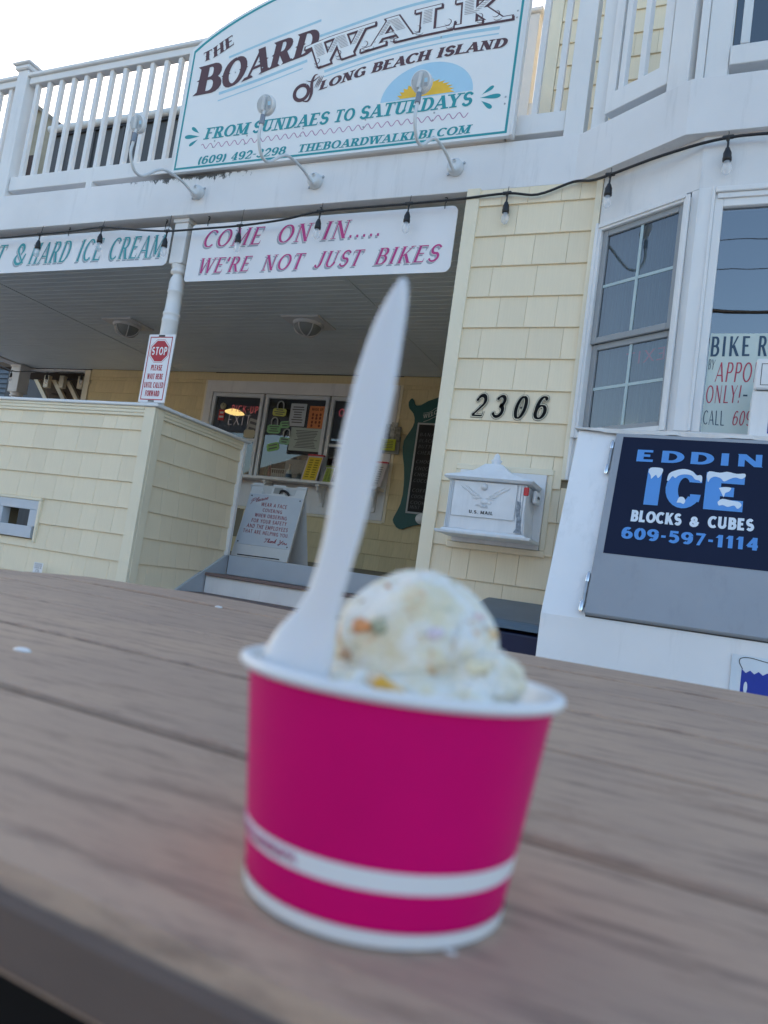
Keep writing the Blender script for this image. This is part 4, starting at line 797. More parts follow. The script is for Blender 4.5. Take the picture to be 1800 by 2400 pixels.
# ================================================================== PORCH CEILING LIGHTS
def ceil_light(label, x, y):
    t = thing('porch_ceiling_light', label, 'ceiling light', (x, y, 3.57), group='caged porch ceiling lights')
    MB().box(x-.24, x+.24, y-.22, y+.22, 3.548, 3.5695, c=.006).build('mounting_plate', WHITE, t)
    MB().lathe([(.17, 3.5475), (.175, 3.53), (.155, 3.515)], 28, Matrix.Translation((x, y, 0)), caps=False).build('rim', WHITE, t)
    MB().lathe([(.150, 3.514), (.14, 3.47), (.10, 3.43), (.05, 3.412), (.001, 3.408)], 28, Matrix.Translation((x, y, 0)), caps=False).build('lens', pm('grey_lens', (.30, .31, .30), .35), t)
    for a in (20, 80, 140):
        P = [(x+.160*math.cos(q)*math.cos(R(a)), y+.160*math.cos(q)*math.sin(R(a)), 3.515-.115*math.sin(q)) for q in [math.pi*i/14 for i in range(15)]]
        MB().tube(P, .0075, 6).build('guard_bar', WHITE, t)
ceil_light('caged porch ceiling light on the left, above the stop sign', -6.95, 7.0)
ceil_light('caged porch ceiling light in the middle of the porch, left of the spoon', -4.33, 7.0)
# ================================================================== SIGNS AND THINGS ON THE PORCH
t = thing('stop_sign', 'white placard with red octagon reading stop please wait here until called forward', 'sign', (-4.2, 4.6, 1.97))
Z0, Z1, XA, XB = 1.982, 2.548, -4.338, -4.070; pl = Plane((0, 4.62, 0))
MB().box(XA, XB, 4.62, 4.632, Z0, Z1, c=.003).build('placard', BANW, t)
mb = MB(); i0 = .02; ring(mb, [(XA+i0, Z0+i0), (XB-i0, Z0+i0), (XB-i0, Z1-i0), (XA+i0, Z1-i0)], [(XA+.028, Z0+.028), (XB-.028, Z0+.028), (XB-.028, Z1-.028), (XA+.028, Z1-.028)], pl, .001)
xm = (XA+XB)/2; oc = [(xm+.093*math.cos(R(22.5+45*i)), 2.408+.093*math.sin(R(22.5+45*i))) for i in range(8)]; mb.poly([pl.p(*p, .0008) for p in oc])
ring(mb, [(xm+.105*math.cos(R(22.5+45*i)), 2.408+.105*math.sin(R(22.5+45*i))) for i in range(8)], [(xm+.102*math.cos(R(22.5+45*i)), 2.408+.102*math.sin(R(22.5+45*i))) for i in range(8)], pl, .0008)
for s, z, hw_ in (('PLEASE', 2.246, .058), ('WAIT HERE', 2.173, .080), ('UNTIL CALLED', 2.102, .098), ('FORWARD', 2.033, .072)): tq(mb, pl, s, (xm-hw_, z), (xm+hw_, z), (xm-hw_, z+.047), (xm+hw_, z+.047), dict(k=.28, n=.15, sp=.07), lift=.0012)
mb.raw('red_print', RED, t)
mb = MB(); tq(mb, pl, 'STOP', (xm-.078, 2.375), (xm+.078, 2.375), (xm-.078, 2.442), (xm+.078, 2.442), dict(k=.22, n=.16, sp=.08), lift=.0022); mb.raw('white_print', BANW, t)
MB().box(xm-.03, xm+.03, 4.6165, 4.6195, Z1-.018, Z1-.006).box(xm-.03, xm+.03, 4.6165, 4.6195, Z0+.006, Z0+.016).build('cable_tie', BLACK, t)
# A-frame sidewalk sign
t = thing('a_frame_sign', 'white plastic folding sign asking to wear a face covering, on the porch top step', 'sign', (-3.87, 6.15, .868))
pl = Plane((0, 6.1, 0)); AW = pm('aframe_plastic', (.62, .64, .64), .45, .03); AB = pm('aframe_board', (.52, .57, .62), .4, .03)
XL, XR = -4.185, -3.572
def lean(z): return 6.03+.09*(z-.87)/.73
def quadY(poly, th, mat, nm, dy=0.0):
    mb = MB(); n = len(poly); mb._add([(x, lean(z)+dy, z) for x, z in poly]+[(x, lean(z)+dy+th, z) for x, z in poly], [tuple(range(n)), tuple(range(2*n-1, n-1, -1))]+[(i, (i+1) % n, n+(i+1) % n, n+i) for i in range(n)]); return mb.build(nm, mat, t, bevel=.003)
def xl(z): return -4.195+.07*(z-.87)/.73
def xr(z): return -3.565+.045*(z-.87)/.73
front = quadY([(xl(.869), .869), (xr(.869), .869), (xr(1.498), 1.498), (xr(1.598), 1.598), (xr(1.6)-.105, 1.60), (xr(1.6)-.12, 1.503), (-3.742, 1.502), (-3.745, 1.58), (-3.76, 1.597), (-3.885, 1.597), (-3.90, 1.58), (-3.902, 1.50), (xl(1.6)+.122, 1.50), (xl(1.6)+.12, 1.60), (xl(1.6), 1.602)], .03, AW, 'front_panel')
quadY([(-3.878, 1.51), (-3.768, 1.508), (-3.775, 1.572), (-3.872, 1.573)], .034, pm('handle_hole_shade', (.3, .31, .3), .8), 'handle_opening', -.002)
quadY([(xl(1)+.015, .988), (xr(1)-.008, .990), (xr(1.48)-.01, 1.484), (xl(1.48)+.004, 1.492)], .004, AB, 'message_board', -.005)
quadY([(-4.12, .890), (-3.65, .894), (-3.65, .884), (-4.12, .880)], .003, BLK, 'slot', -.0035)
mb = MB(); mb._add([(XR+.02, 6.11, 1.58), (XR+.045, 6.11, 1.58), (XR+.06, 6.34, .869), (XR+.0, 6.34, .869), (XL+.04, 6.11, 1.58), (XL+.0, 6.34, .869)], [(0, 1, 2, 3), (0, 3, 5, 4)]); mb.build('rear_panel', AW, t)
ANG = math.atan(.09/.73); pl = Plane((0, lean(0)-.0055, 0), (1, 0, 0), (0, math.tan(ANG), 1)); MAR = pm('maroon_print', (.30, .012, .03), .45)
mb = MB()
for s, a, b_, c_, d_ in (('WEAR A FACE', (-3.977, 1.375), (-3.688, 1.370), (-3.976, 1.411), (-3.686, 1.406)), ('COVERING', (-3.946, 1.321), (-3.727, 1.317), (-3.947, 1.355), (-3.725, 1.351)), ('WHEN ORDERING', (-4.023, 1.266), (-3.661, 1.261), (-4.022, 1.302), (-3.662, 1.297)), ('FOR YOUR SAFETY', (-4.047, 1.210), (-3.651, 1.209), (-4.046, 1.247), (-3.648, 1.245)), ('AND THE EMPLOYEES', (-4.085, 1.155), (-3.624, 1.152), (-4.082, 1.193), (-3.622, 1.189)), ('THAT ARE HELPING YOU.', (-4.113, 1.103), (-3.599, 1.098), (-4.114, 1.139), (-3.60, 1.133))):
    tq(mb, pl, s, a, b_, c_, d_, dict(SANS, k=.15, n=.13), lift=.001)
script(mb, pl, 'Please', (-4.10, 1.392), (-3.915, 1.448), (-4.088, 1.436), (0, 0), .004); script(mb, pl, 'Thank', (-3.858, 1.030), (-3.725, 1.034), (-3.845, 1.066), (0, 0), .005); script(mb, pl, 'You', (-3.700, 1.030), (-3.605, 1.032), (-3.688, 1.066), (0, 0), .005)
mb.raw('lettering', MAR, t)
for x, z in ((-4.104, 1.47), (-3.562, 1.46), (-4.144, 1.012), (-3.593, 1.01)): MB().ball((x, lean(z)-.006, z), .007, 5).build('bolt', BLACK, t)
MB().tube(smooth([(-3.80, 6.10, 1.51), (-3.78, 6.09, 1.535), (-3.745, 6.09, 1.54), (-3.71, 6.09, 1.525), (-3.69, 6.10, 1.50)], 4), [.006]*3+[.013]*11+[.012]*3, 8).build('strap', BLACK, t)
# green chalk board
t = thing('chalkboard_sign', 'dark green shaped menu board with a black slate on the porch back wall', 'sign', (-3.4, 8.96, 1.5))
LP = [(-3.757, 3.244), (-3.776, 3.265), (-3.80, 3.255), (-3.821, 3.213), (-3.815, 3.165), (-3.80, 3.127), (-3.76, 3.09), (-3.73, 3.058), (-3.705, 3.0), (-3.70, 2.944), (-3.715, 2.88), (-3.741, 2.828), (-3.785, 2.75), (-3.812, 2.695), (-3.818, 2.595), (-3.805, 2.52), (-3.79, 2.454), (-3.765, 2.37), (-3.75, 2.286), (-3.735, 2.19), (-3.726, 2.104), (-3.722, 1.97), (-3.735, 1.85), (-3.765, 1.76), (-3.801, 1.675), (-3.812, 1.63), (-3.796, 1.591), (-3.75, 1.54), (-3.709, 1.520), (-3.66, 1.525), (-3.60, 1.555), (-3.52, 1.585), (-3.412, 1.61), (-3.25, 1.60)]
RP = [(-6.5-x, z) for x, z in LP][::-1]
TP = [(-2.775, 3.173), (-2.858, 3.177), (-2.954, 3.237), (-3.095, 3.292), (-3.25, 3.31), (-3.405, 3.292), (-3.546, 3.237), (-3.642, 3.177), (-3.700, 3.168), (-3.735, 3.19)]
GRN = pm('dark_green_paint', (.008, .085, .075), .45, .1)
MB().prism(LP+RP[1:]+TP, .03, Matrix.Translation((0, 8.955, 0))).build('board', GRN, t)
MB().box(-3.648, -2.86, 8.946, 8.954, 1.735, 2.94, c=.003).build('slate_frame', pm('alu_frame', (.42, .43, .43), .4), t)
sl = MB().box(-3.622, -2.885, 8.943, 8.9455, 1.76, 2.915).build('slate', pm('slate_black', (.012, .012, .013), .7, .3, 3), t)
pl = Plane((0, 8.9425, 0)); CH = pm('dusty_chalk', (.16, .16, .17), .9); mb = MB()
for s, x, z, w_ in (('BANANA', -3.60, 2.76, .32), ('BLACK RASPBERRY', -3.60, 2.68, .62), ('BUTTER PECAN', -3.60, 2.60, .52), ('CHERRY', -3.60, 2.52, .28), ('CHOC CHIP', -3.60, 2.40, .40), ('CHOCOLATE', -3.60, 2.31, .40), ('CHOCOLATE', -3.60, 2.23, .40), ('COCONUT', -3.60, 2.15, .34), ('COFFEE', -3.60, 2.02, .28), ('COOKIE DOUGH', -3.60, 1.94, .48), ('COOKIES', -3.60, 1.86, .32), ('MINT', -3.60, 1.80, .14)):
    tq(mb, pl, s, (x, z), (x+w_, z), (x+.01, z+.045), (x+w_+.01, z+.045), dict(HAND, k=.10), lift=.0006)
mb.raw('chalk_lettering', CH, sl)
pl = Plane((0, 8.9545, 0)); mb = MB(); CW = pm('cream_lettering', (.5, .52, .48), .6)
text(mb, pl, 'WELCOME', [(-3.585, 3.00), (-3.50, 3.02), (-3.40, 3.075), (-3.25, 3.10)], [(-3.588, 3.05), (-3.51, 3.07), (-3.40, 3.13), (-3.25, 3.16)], SLAB, lift=.001); tq(mb, pl, 'TO', (-3.38, 3.01), (-3.30, 3.03), (-3.38, 3.055), (-3.30, 3.075), SLAB, lift=.001)
line(mb, pl, smooth([(-3.59, 3.07), (-3.50, 3.09), (-3.41, 3.15), (-3.25, 3.18)], 5), .006); line(mb, pl, smooth([(-3.575, 2.955), (-3.50, 2.985), (-3.42, 3.03), (-3.3, 3.04)], 5), .006); mb.raw('lettering', CW, t)
mb = MB().ball((-3.37, 8.84, 1.67), .085, 9, (1.0, .6, .85)).ball((-3.30, 8.85, 1.76), .07, 8, (1.0, .6, 1.3)); wk = mb.build('white_bracket', WHITE); tag(wk, 'rounded white fitting poking out in front of the green board foot', 'fitting')
# ---- papers and small things at the counter window
def paper(label, x0, x1, z0, z1, c, rot=0, txt=6, y=8.992, ink=(.12, .12, .13), nm='paper_notice', oct_=False, rough=.8):
    t = thing(nm, label, 'notice', ((x0+x1)/2, y, z0)); cx_, cz_ = (x0+x1)/2, (z0+z1)/2; hx, hz = (x1-x0)/2, (z1-z0)/2
    Tp = Matrix.Translation((cx_, y, cz_)) @ Matrix.Rotation(R(rot), 4, 'Y'); m = pm('paper', c, rough, .04)
    if oct_: k_ = .25; P = [(-hx+hx*k_, -hz), (hx-hx*k_, -hz), (hx, -hz+hz*k_*1.4), (hx, hz-hz*k_*1.4), (hx-hx*k_, hz), (-hx+hx*k_, hz), (-hx, hz-hz*k_*1.4), (-hx, -hz+hz*k_*1.4)]
    else: P = [(-hx, -hz), (hx, -hz), (hx, hz), (-hx, hz)]
    MB().prism(P, .002, Tp).build('sheet', m, t); mb = MB(); rr = random.Random(int((x0+z0)*1e4))
    for i in range(txt):
        zz = hz*.78-(hz*1.56)*(i+.2)/txt; wv = hx*rr.uniform(.45, .8); mb.poly([Tp @ Vector(p) for p in ((-wv, -.0008, zz), (wv, -.0008, zz), (wv, -.0008, zz-hz*.7/txt), (-wv, -.0008, zz-hz*.7/txt))])
    if txt: mb.raw('printed_line', pm('ink', ink, .8), t)
    return t, Tp
paper('white sheet with a red heading taped inside the middle counter window', -5.635, -5.375, 2.81, 3.14, (.46, .50, .54), 0, 7)
o_, Tp = paper('orange sheet with small face pictures in the middle counter window', -5.325, -5.07, 2.79, 3.114, (.62, .22, .08), 0, 0)
mb = MB()
for i, (a, b_) in enumerate(((-.06, .05), (0, .04), (.06, .05), (-.06, 0), (0, -.005), (.06, 0), (-.06, -.06), (0, -.06), (.06, -.06), (-.06, -.11), (.06, -.11))): mb.poly([Tp @ Vector((a+.018*math.cos(q*math.pi/4), -.0008, b_-.01+.022*math.sin(q*math.pi/4))) for q in range(8)])
tq(mb, Plane(Tp @ Vector((0, -.0005, 0))), 'MASK UP', (-.09, .095), (.09, .095), (-.09, .135), (.09, .135), BOLD, lift=.0006); mb.raw('printed_picture', pm('brown_ink', (.18, .05, .02), .8), o_)
paper('wide printed menu sheet below the white and orange sheets in the counter window', -5.575, -5.055, 2.462, 2.796, (.40, .47, .44), 0, 12)
paper('yellow eight-sided tag at the top of the middle counter window', -5.927, -5.70, 2.945, 3.06, (.50, .53, .14), 2, 3, oct_=True)
paper('large green eight-sided tag at the left edge of the middle counter window', -5.976, -5.75, 2.69, 2.815, (.24, .50, .25), 0, 3, oct_=True)
paper('small green tag next to the large green tag', -5.77, -5.61, 2.775, 2.875, (.28, .54, .27), -4, 2, oct_=True)
paper('lower green tag hanging left of the menu sheet', -5.745, -5.575, 2.54, 2.64, (.28, .52, .32), 3, 2, oct_=True)
paper('tilted bright green tag lowest of the tags in the window', -5.935, -5.735, 2.435, 2.55, (.30, .58, .20), -14, 2, oct_=True)
paper('small red and white card beside the pick-up neon', -6.86, -6.76, 2.84, 3.0, (.55, .06, .06), 0, 2, ink=(.6, .6, .6))
paper('rounded photo card at the right edge of the left counter pane', -6.32, -6.13, 2.66, 2.88, (.38, .37, .34), 12, 2)
paper('beige tag below the photo card in the left counter pane', -6.36, -6.17, 2.60, 2.72, (.50, .46, .33), 0, 0, oct_=True, y=8.985)
# neon words
mb = MB(); pl = Plane((0, 9.03, 0)); tq(mb, pl, 'PICK-UP', (-6.68, 2.99), (-6.20, 2.97), (-6.68, 3.09), (-6.20, 3.08), dict(k=.12, n=.10, sp=.1)); nn = mb.raw('neon_sign', emis('dull_red_neon', (.45, .07, .07), .22)); tag(nn, 'dull red pick-up neon lettering in the left counter window', 'neon sign')
mb = MB(); tq(mb, pl, 'EXIT', (-6.72, 2.79), (-6.30, 2.79), (-6.72, 2.94), (-6.30, 2.94), dict(k=.06, n=.05, sp=.1)); nn = mb.raw('neon_sign', emis('pale_neon_tube', (.32, .25, .24), .22)); tag(nn, 'thin exit neon lettering below the pick-up neon', 'neon sign')
mb = MB(); tq(mb, pl, 'ORDER', (-4.88, 2.99), (-4.40, 2.99), (-4.88, 3.10), (-4.40, 3.10), dict(k=.12, n=.10, sp=.1)); nn = mb.raw('neon_sign', emis('dull_red_neon2', (.40, .05, .07), .22)); tag(nn, 'dull red neon lettering in the right counter window behind the spoon', 'neon sign')
t = thing('wall_clock', 'small round beige clock face in the top left of the counter window', 'clock', (-6.80, 8.99, 3.0)); MB().lathe([(.05, 0), (.05, .012), (.001, .013)], 20, Matrix.Translation((-6.80, 8.998, 3.055)) @ Matrix.Rotation(R(90), 4, 'X')).build('clock_face', pm('aged_dial', (.45, .40, .25), .6), t); MB().box(-6.803, -6.797, 8.98, 8.983, 3.055, 3.09).build('clock_hand', BLK, t)
for i, (x, z, lab) in enumerate(((-5.80, 3.10, 'grey cable loop hanging above the yellow tag'), (-5.86, 2.86, 'clear ice cup hanging above the large green tag'), (-5.63, 2.70, 'clear ice cup hanging above the lower green tag'))):
    tag(MB().tube(smooth([(x-.05, 8.985, z-.05), (x-.045, 8.98, z+.03), (x, 8.98, z+.06), (x+.045, 8.98, z+.03), (x+.05, 8.985, z-.05)], 4), .010, 8).build('plastic_ring', pm('clear_plastic', (.42, .43, .42), .3)), lab, 'hanging cup')
# menu holders on the shelf
def holder(label, x0, x1, z0, z1, c, topc, skew=.035):
    t = thing('menu_holder', label, 'menu holder', ((x0+x1)/2, 8.83, 2.02)); m = pm('menu_paper', c, .5, .04)
    vs = [(x0, 8.80, z0), (x1, 8.80, z0), (x1+skew, 8.86, z1), (x0+skew, 8.86, z1)]
    mb = MB(); mb._add(vs+[(a, b+.008, d) for a, b, d in vs], [(0, 1, 2, 3), (7, 6, 5, 4)]+[(i, (i+1) % 4, 4+(i+1) % 4, 4+i) for i in range(4)]); mb.build('frame', pm('pale_edge', (.55, .48, .5), .4), t)
    q = lambda u, v, d: (x0+(x1-x0)*u+skew*v, 8.80+.06*v-d, z0+(z1-z0)*v); mb = MB().poly([q(.08, .04, .001), (q(.93, .04, .001)), q(.93, .95, .001), q(.08, .95, .001)]); mb.build('menu_page', m, t)
    mb = MB()
    for i in range(8):
        for a, b_ in ((.2, .42), (.55, .8)): mb.poly([q(a, .14+.095*i, .0018), q(b_, .14+.095*i, .0018), q(b_, .19+.095*i, .0018), q(a, .19+.095*i, .0018)])
    mb.raw('printed_line', pm('ink', tuple(x*.45 for x in c), .8), t)
    mb = MB().box(x0+skew, x1+skew, 8.85, 8.90, z1, z1+.022); mb.build('top_edge', topc, t)
holder('yellow menu in a red-topped stand on the counter shelf', -5.19, -4.945, 2.021, 2.38, (.70, .50, .02), RED)
holder('white flyer in a red-edged stand at the right end of the counter shelf', -4.22, -3.99, 2.021, 2.35, (.55, .50, .48), RED, .04)
holder('small green flyer behind the spoon on the counter shelf', -4.86, -4.72, 2.021, 2.24, (.32, .40, .06), pm('green_edge', (.2, .25, .05), .5), .01)
t = thing('soap_bottle', 'clear pump bottle standing on the counter shelf left of the yellow menu', 'bottle', (-5.42, 8.86, 2.02)); Tm = Matrix.Translation((-5.42, 8.86, 2.02))
MB().lathe([(.045, .001), (.045, .09), (.035, .12), (.014, .14)], 18, Tm).build('bottle_body', pm('pale_bottle', (.42, .47, .48), .2), t); MB().lathe([(.014, .14), (.014, .17), (.008, .17), (.008, .21), (.02, .212), (.02, .222)], 12, Tm).build('pump', pm('tan_pump', (.5, .42, .32), .4), t); MB().lathe([(.0455, .03), (.0455, .08)], 18, Tm, caps=False).build('label', DKB, t)
t = thing('wire_basket', 'small white wire basket behind the glass beside the pump bottle', 'basket', (-5.68, 9.08, 2.05)); bc = t
for i in range(9): MB().tube([(-5.84+.035*i, 9.07, 2.08), (-5.84+.035*i, 9.07, 2.19)], .004, 5).build('wire', WHITE, t)
MB().tube([(-5.85, 9.07, 2.19), (-5.55, 9.07, 2.19)], .006, 6).build('rim_wire', WHITE, t); MB().box(-5.85, -5.55, 9.075, 9.13, 2.068, 2.08).build('base', WHITE, t)
for x, c, lab in ((-5.95, (.03, .10, .05), 'green sauce bottle standing behind the middle counter window'), (-5.89, (.30, .06, .05), 'red sauce bottle beside the green one behind the window')):
    t = thing('sauce_bottle', lab, 'bottle', (x, 9.1, 2.05), group='sauce bottles behind the counter window'); MB().lathe([(.03, .0), (.03, .14), (.012, .18), (.008, .24)], 14, Matrix.Translation((x, 9.1, 2.06))).build('bottle_body', pm('bottle_colour', c, .3), t)
B('inner_sill', SASH, shop, -7.0, -4.15, 9.022, 9.2, 2.03, 2.06)
t = thing('brochure_rack', 'leaflets in a wall rack with a yellow-green note, left of the green board', 'rack', (-4.0, 8.95, 2.5))
for i, (x, z, c) in enumerate(((-4.05, 2.70, (.24, .26, .27)), (-3.96, 2.72, (.40, .40, .36)), (-3.90, 2.66, (.20, .19, .15)))): MB().box(x-.045, x+.045, 8.93-.012*i, 8.94-.012*i, z, z+.2, c=.002).build('leaflet', pm('leaflet', c, .5, .4, 30), t)
MB().box(-4.10, -3.86, 8.945, 8.962, 2.50, 2.74, c=.003).build('rack_back', pm('rack_grey', (.3, .31, .3), .5), t)
MB().box(-4.11, -3.895, 8.885, 8.8885, 2.53, 2.685).build('note', pm('lime_paper', (.42, .46, .03), .7), t)
mb = MB(); pl = Plane((0, 8.884, 0))
for i in range(5): mb.poly([pl.p(a, 2.66-.022*i+b_, .0005) for a, b_ in ((-4.09, 0), (-3.93, 0), (-3.93, -.007), (-4.09, -.007))])
mb.raw('printed_line', BLK, t)
tag(MB().ball((-7.55, 8.9, 2.64), .12, 8, (1.5, .7, .7)).tube([(-7.45, 8.9, 2.55), (-7.3, 8.9, 2.45)], .06, 8).build('bike_helmet', pm('dark_olive', (.03, .035, .02), .5)), 'dark rounded bundle on the porch behind the half wall cap', 'bundle')
# small pesticide flag
t = thing('lawn_flag', 'small white pesticide notice flag on a stake in front of the half wall', 'flag', (-4.95, 4.5, 0)); MB().tube([(-4.95, 4.5, 0), (-4.95, 4.5, .50)], .003, 6).build('stake', STEEL, t); MB().box(-5.0, -4.90, 4.493, 4.495, .47, .582).build('flag_card', BANW, t)
mb = MB(); pl = Plane((0, 4.493, 0))
for s, z in (('PESTICIDE', .565), ('TREATED', .550), ('AREA', .535)): tq(mb, pl, s, (-4.99, z), (-4.91, z), (-4.99, z+.011), (-4.91, z+.011), SANS, lift=.0006)
line(mb, pl, arc(-4.95, .505, .02, .02, 0, 360, 16), .003); line(mb, pl, [(-4.965, .49), (-4.935, .52)], .003, .0012); mb.raw('print', BLK, t)
# ================================================================== HOUSE NUMBERS
NUMB = pm('matt_black', (.008, .008, .009), .7, spec=.15)
def num(ch, label, x0, x1, zb, zt):
    t = thing('house_number', label, 'house number', (x0, 4.59, zb), group='black house numbers'); pl = Plane((0, 4.5875, 0)); sty = dict(k=.19, n=.065, st=.04, hl=.04, sp=0)
    for mat, gr, li, nm in ((NUMB, .13, .001, 'outline'), (CREAM, .085, .002, 'pale_line'), (NUMB, .01, .003, 'numeral')):
        mb = MB(); tq(mb, pl, ch, (x0, zb), (x1, zb), (x0+.03, zt), (x1+.03, zt), sty, lift=li, grow=gr); mb.raw(nm, mat, t)
    MB().box((x0+x1)/2+.01, (x0+x1)/2+.02, 4.588, 4.594, (zb+zt)/2-.005, (zb+zt)/2+.005).build('standoff', BLACK, t)
num('2', 'black ornate house number 2, first of the four', -1.510, -1.425, 1.978, 2.122); num('3', 'black ornate house number 3 just right of the 2', -1.378, -1.293, 1.976, 2.122)
num('0', 'oval black ornate house number 0 above the mailbox finial', -1.238, -1.155, 1.972, 2.122); num('6', 'black ornate house number 6, last of the four', -1.108, -1.022, 1.975, 2.125)
# ================================================================== MAILBOX
t = thing('mailbox', 'white metal wall mailbox with an eagle relief and red flag', 'mailbox', (-1.24, 4.4, 1.1))
mb = MB()
for a in ((-1.555, -.922, 1.62, 1.66), (-1.555, -.922, 1.11, 1.15)): mb.box(a[0], a[1], 4.578, 4.60, a[2], a[3], c=.005)
for a in ((-1.555, -1.52, 1.151, 1.619), (-.957, -.922, 1.151, 1.619)): mb.box(a[0], a[1], 4.578, 4.60, a[2], a[3], c=.005)
mb.build('mounting_trim', CREAM, t); B('mounting_block', WHITE, t, -1.519, -.958, 4.562, 4.60, 1.151, 1.619, c=.003)
MBW = pm('mailbox_white', (.78, .80, .82), .38, .05, 8, big=.06, grime=.10)
YF = 4.33; X0, X1 = -1.50, -1.00
def taper(x0, x1, y0, y1, z0, x2, x3, y2, y3, z1, nm, mat, bev=.004):
    mb = MB(); mb._add([(x0, y0, z0), (x1, y0, z0), (x1, y1, z0), (x0, y1, z0), (x2, y2, z1), (x3, y2, z1), (x3, y3, z1), (x2, y3, z1)], [(0, 3, 2, 1), (4, 5, 6, 7), (0, 1, 5, 4), (1, 2, 6, 5), (2, 3, 7, 6), (3, 0, 4, 7)]); return mb.build(nm, mat, t, bevel=bev)
taper(-1.505, -1.005, YF+.003, 4.56, 1.213, -1.490, -1.02, YF+.003, 4.56, 1.512, 'box_body', MBW)
taper(-1.464, -1.072, YF-.008, YF+.001, 1.292, -1.464, -1.072, YF-.008, YF+.001, 1.508, 'door', MBW, .002)
for xa, xb in ((-1.498, -1.470), (-1.064, -1.012)):
    mb = MB()
    for i in range(3): f = (xb-xa)/3; mb.box(xa+f*i+.002, xa+f*(i+1)-.002, YF-.010, YF+.001, 1.218, 1.505, c=.003)
    mb.build('fluted_pilaster', MBW, t)
taper(-1.54, -.955, YF-.045, 4.561, 1.178, -1.545, -.95, YF-.05, 4.561, 1.196, 'base_tray', MBW); taper(-1.52, -.985, YF-.02, 4.5605, 1.1965, -1.51, -1.0, YF-.01, 4.5605, 1.2125, 'tray_step', MBW)
taper(-1.515, -.99, YF-.03, 4.5607, 1.513, -1.53, -.975, YF-.045, 4.5607, 1.528, 'roof_lip', MBW); 
mb = MB(); prof2 = [(-.278, 0), (-.268, .012), (-.17, .030), (-.11, .055), (-.075, .085), (-.055, .105), (.055, .105), (.075, .085), (.11, .055), (.17, .030), (.268, .012), (.278, 0)]
n = len(prof2); vs = []
for i, (x, z) in enumerate(prof2): vs.append((-1.252+x, YF-.045+min(.10, z*1.1), 1.5285+z))
for i, (x, z) in enumerate(prof2): vs.append((-1.252+x, 4.559, 1.5285+z))
mb._add(vs, [tuple(range(n)), tuple(range(2*n-1, n-1, -1))]+[(i, (i+1) % n, n+(i+1) % n, n+i) for i in range(n)]); mb.build('roof', MBW, t, bevel=.003)
MB().lathe([(.034, 0), (.036, .008), (.028, .012), (.036, .030), (.030, .036), (.02, .04), (.024, .048), (.016, .056), (.018, .062), (.009, .072), (.001, .078)], 20, Matrix.Translation((-1.252, 4.44, 1.634))).build('finial', MBW, t)
MB().lathe([(.020, 0), (.022, .004), (.016, .01), (.018, .014), (.001, .02)], 18, Matrix.Translation((-1.272, YF-.009, 1.478)) @ Matrix.Rotation(R(90), 4, 'X'), caps=False).build('door_knob', MBW, t)
MB().box(-1.030, -1.000, YF-.020, YF-.006, 1.446, 1.496, c=.004).build('flag', REDF, t)
MB().box(-.998, -.975, 4.42, 4.54, 1.42, 1.495, c=.006).build('flag_bracket', MBW, t); MB().box(-.974, -.971, 4.45, 4.50, 1.452, 1.466).build('slot', BLK, t)
# bare metal patch where the paint has flaked off
mb = MB(); rr = random.Random(4); P = [(-1.066, 1.222), (-1.014, 1.219)]+[(-1.018-.010*rr.random()-.02*i/12, 1.24+.015*i) for i in range(12)]+[(-1.045-.006*rr.random()-.018*(1-i/12), 1.41-.015*i) for i in range(12)]
mb.poly([(x, YF-.0115, z) for x, z in P]); mb.build('bare_metal_patch', pm('pitted_metal', (.24, .27, .31), .6, .5, 60), t)
# eagle relief
mb = MB(); pc = Vector((-1.268, YF-.009, 1.395))
def feather(a, b_, w0):
    a, b_ = Vector((a[0], 0, a[1])), Vector((b_[0], 0, b_[1])); d = (b_-a); s = Vector((-d.z, 0, d.x)).normalized()*w0
    P = [a, a+d*.5+s, b_, a+d*.5-s]; top = pc+a+d*.5+Vector((0, -.006, 0)); vs = [pc+p for p in P]+[top]; mb._add(vs, [(0, 1, 4), (1, 2, 4), (2, 3, 4), (3, 0, 4)])
for sgn in (-1, 1):
    for i in range(9):
        f = i/8; root = (sgn*(.020+.10*f), .012+.045*f**.8); tip = (sgn*(.075+.085*f), .006+.085*f+.012*math.sin(f*3)); feather(root, tip, .0045)
    for i in range(7):
        f = i/6; root = (sgn*(.010+.095*f), .014+.060*f**.8); tip = (sgn*(.035+.09*f), .018+.072*f); feather(root, tip, .005)
mb.ball(pc+Vector((.005, 0, -.005)), .022, 8, (1.2, .35, .75)); mb.ball(pc+Vector((.035, 0, -.012)), .012, 6, (1.3, .4, .8))
for i in range(5): feather((-.01, -.015), (-.055+.012*i, -.035-.004*i), .006)
for x in (.0, .02): 
    for q in (-.012, 0, .012): feather((x, -.022), (x+q, -.05), .003)
mb.build('eagle_relief', MBW, t)
mb = MB(); pl = Plane((0, YF-.0082, 0)); tq(mb, pl, 'U.S. MAIL', (-1.352, 1.312), (-1.200, 1.312), (-1.352, 1.332), (-1.200, 1.332), BOLD, lift=.001); mb.raw('lettering', pm('grey_letter', (.05, .055, .06), .6), t)
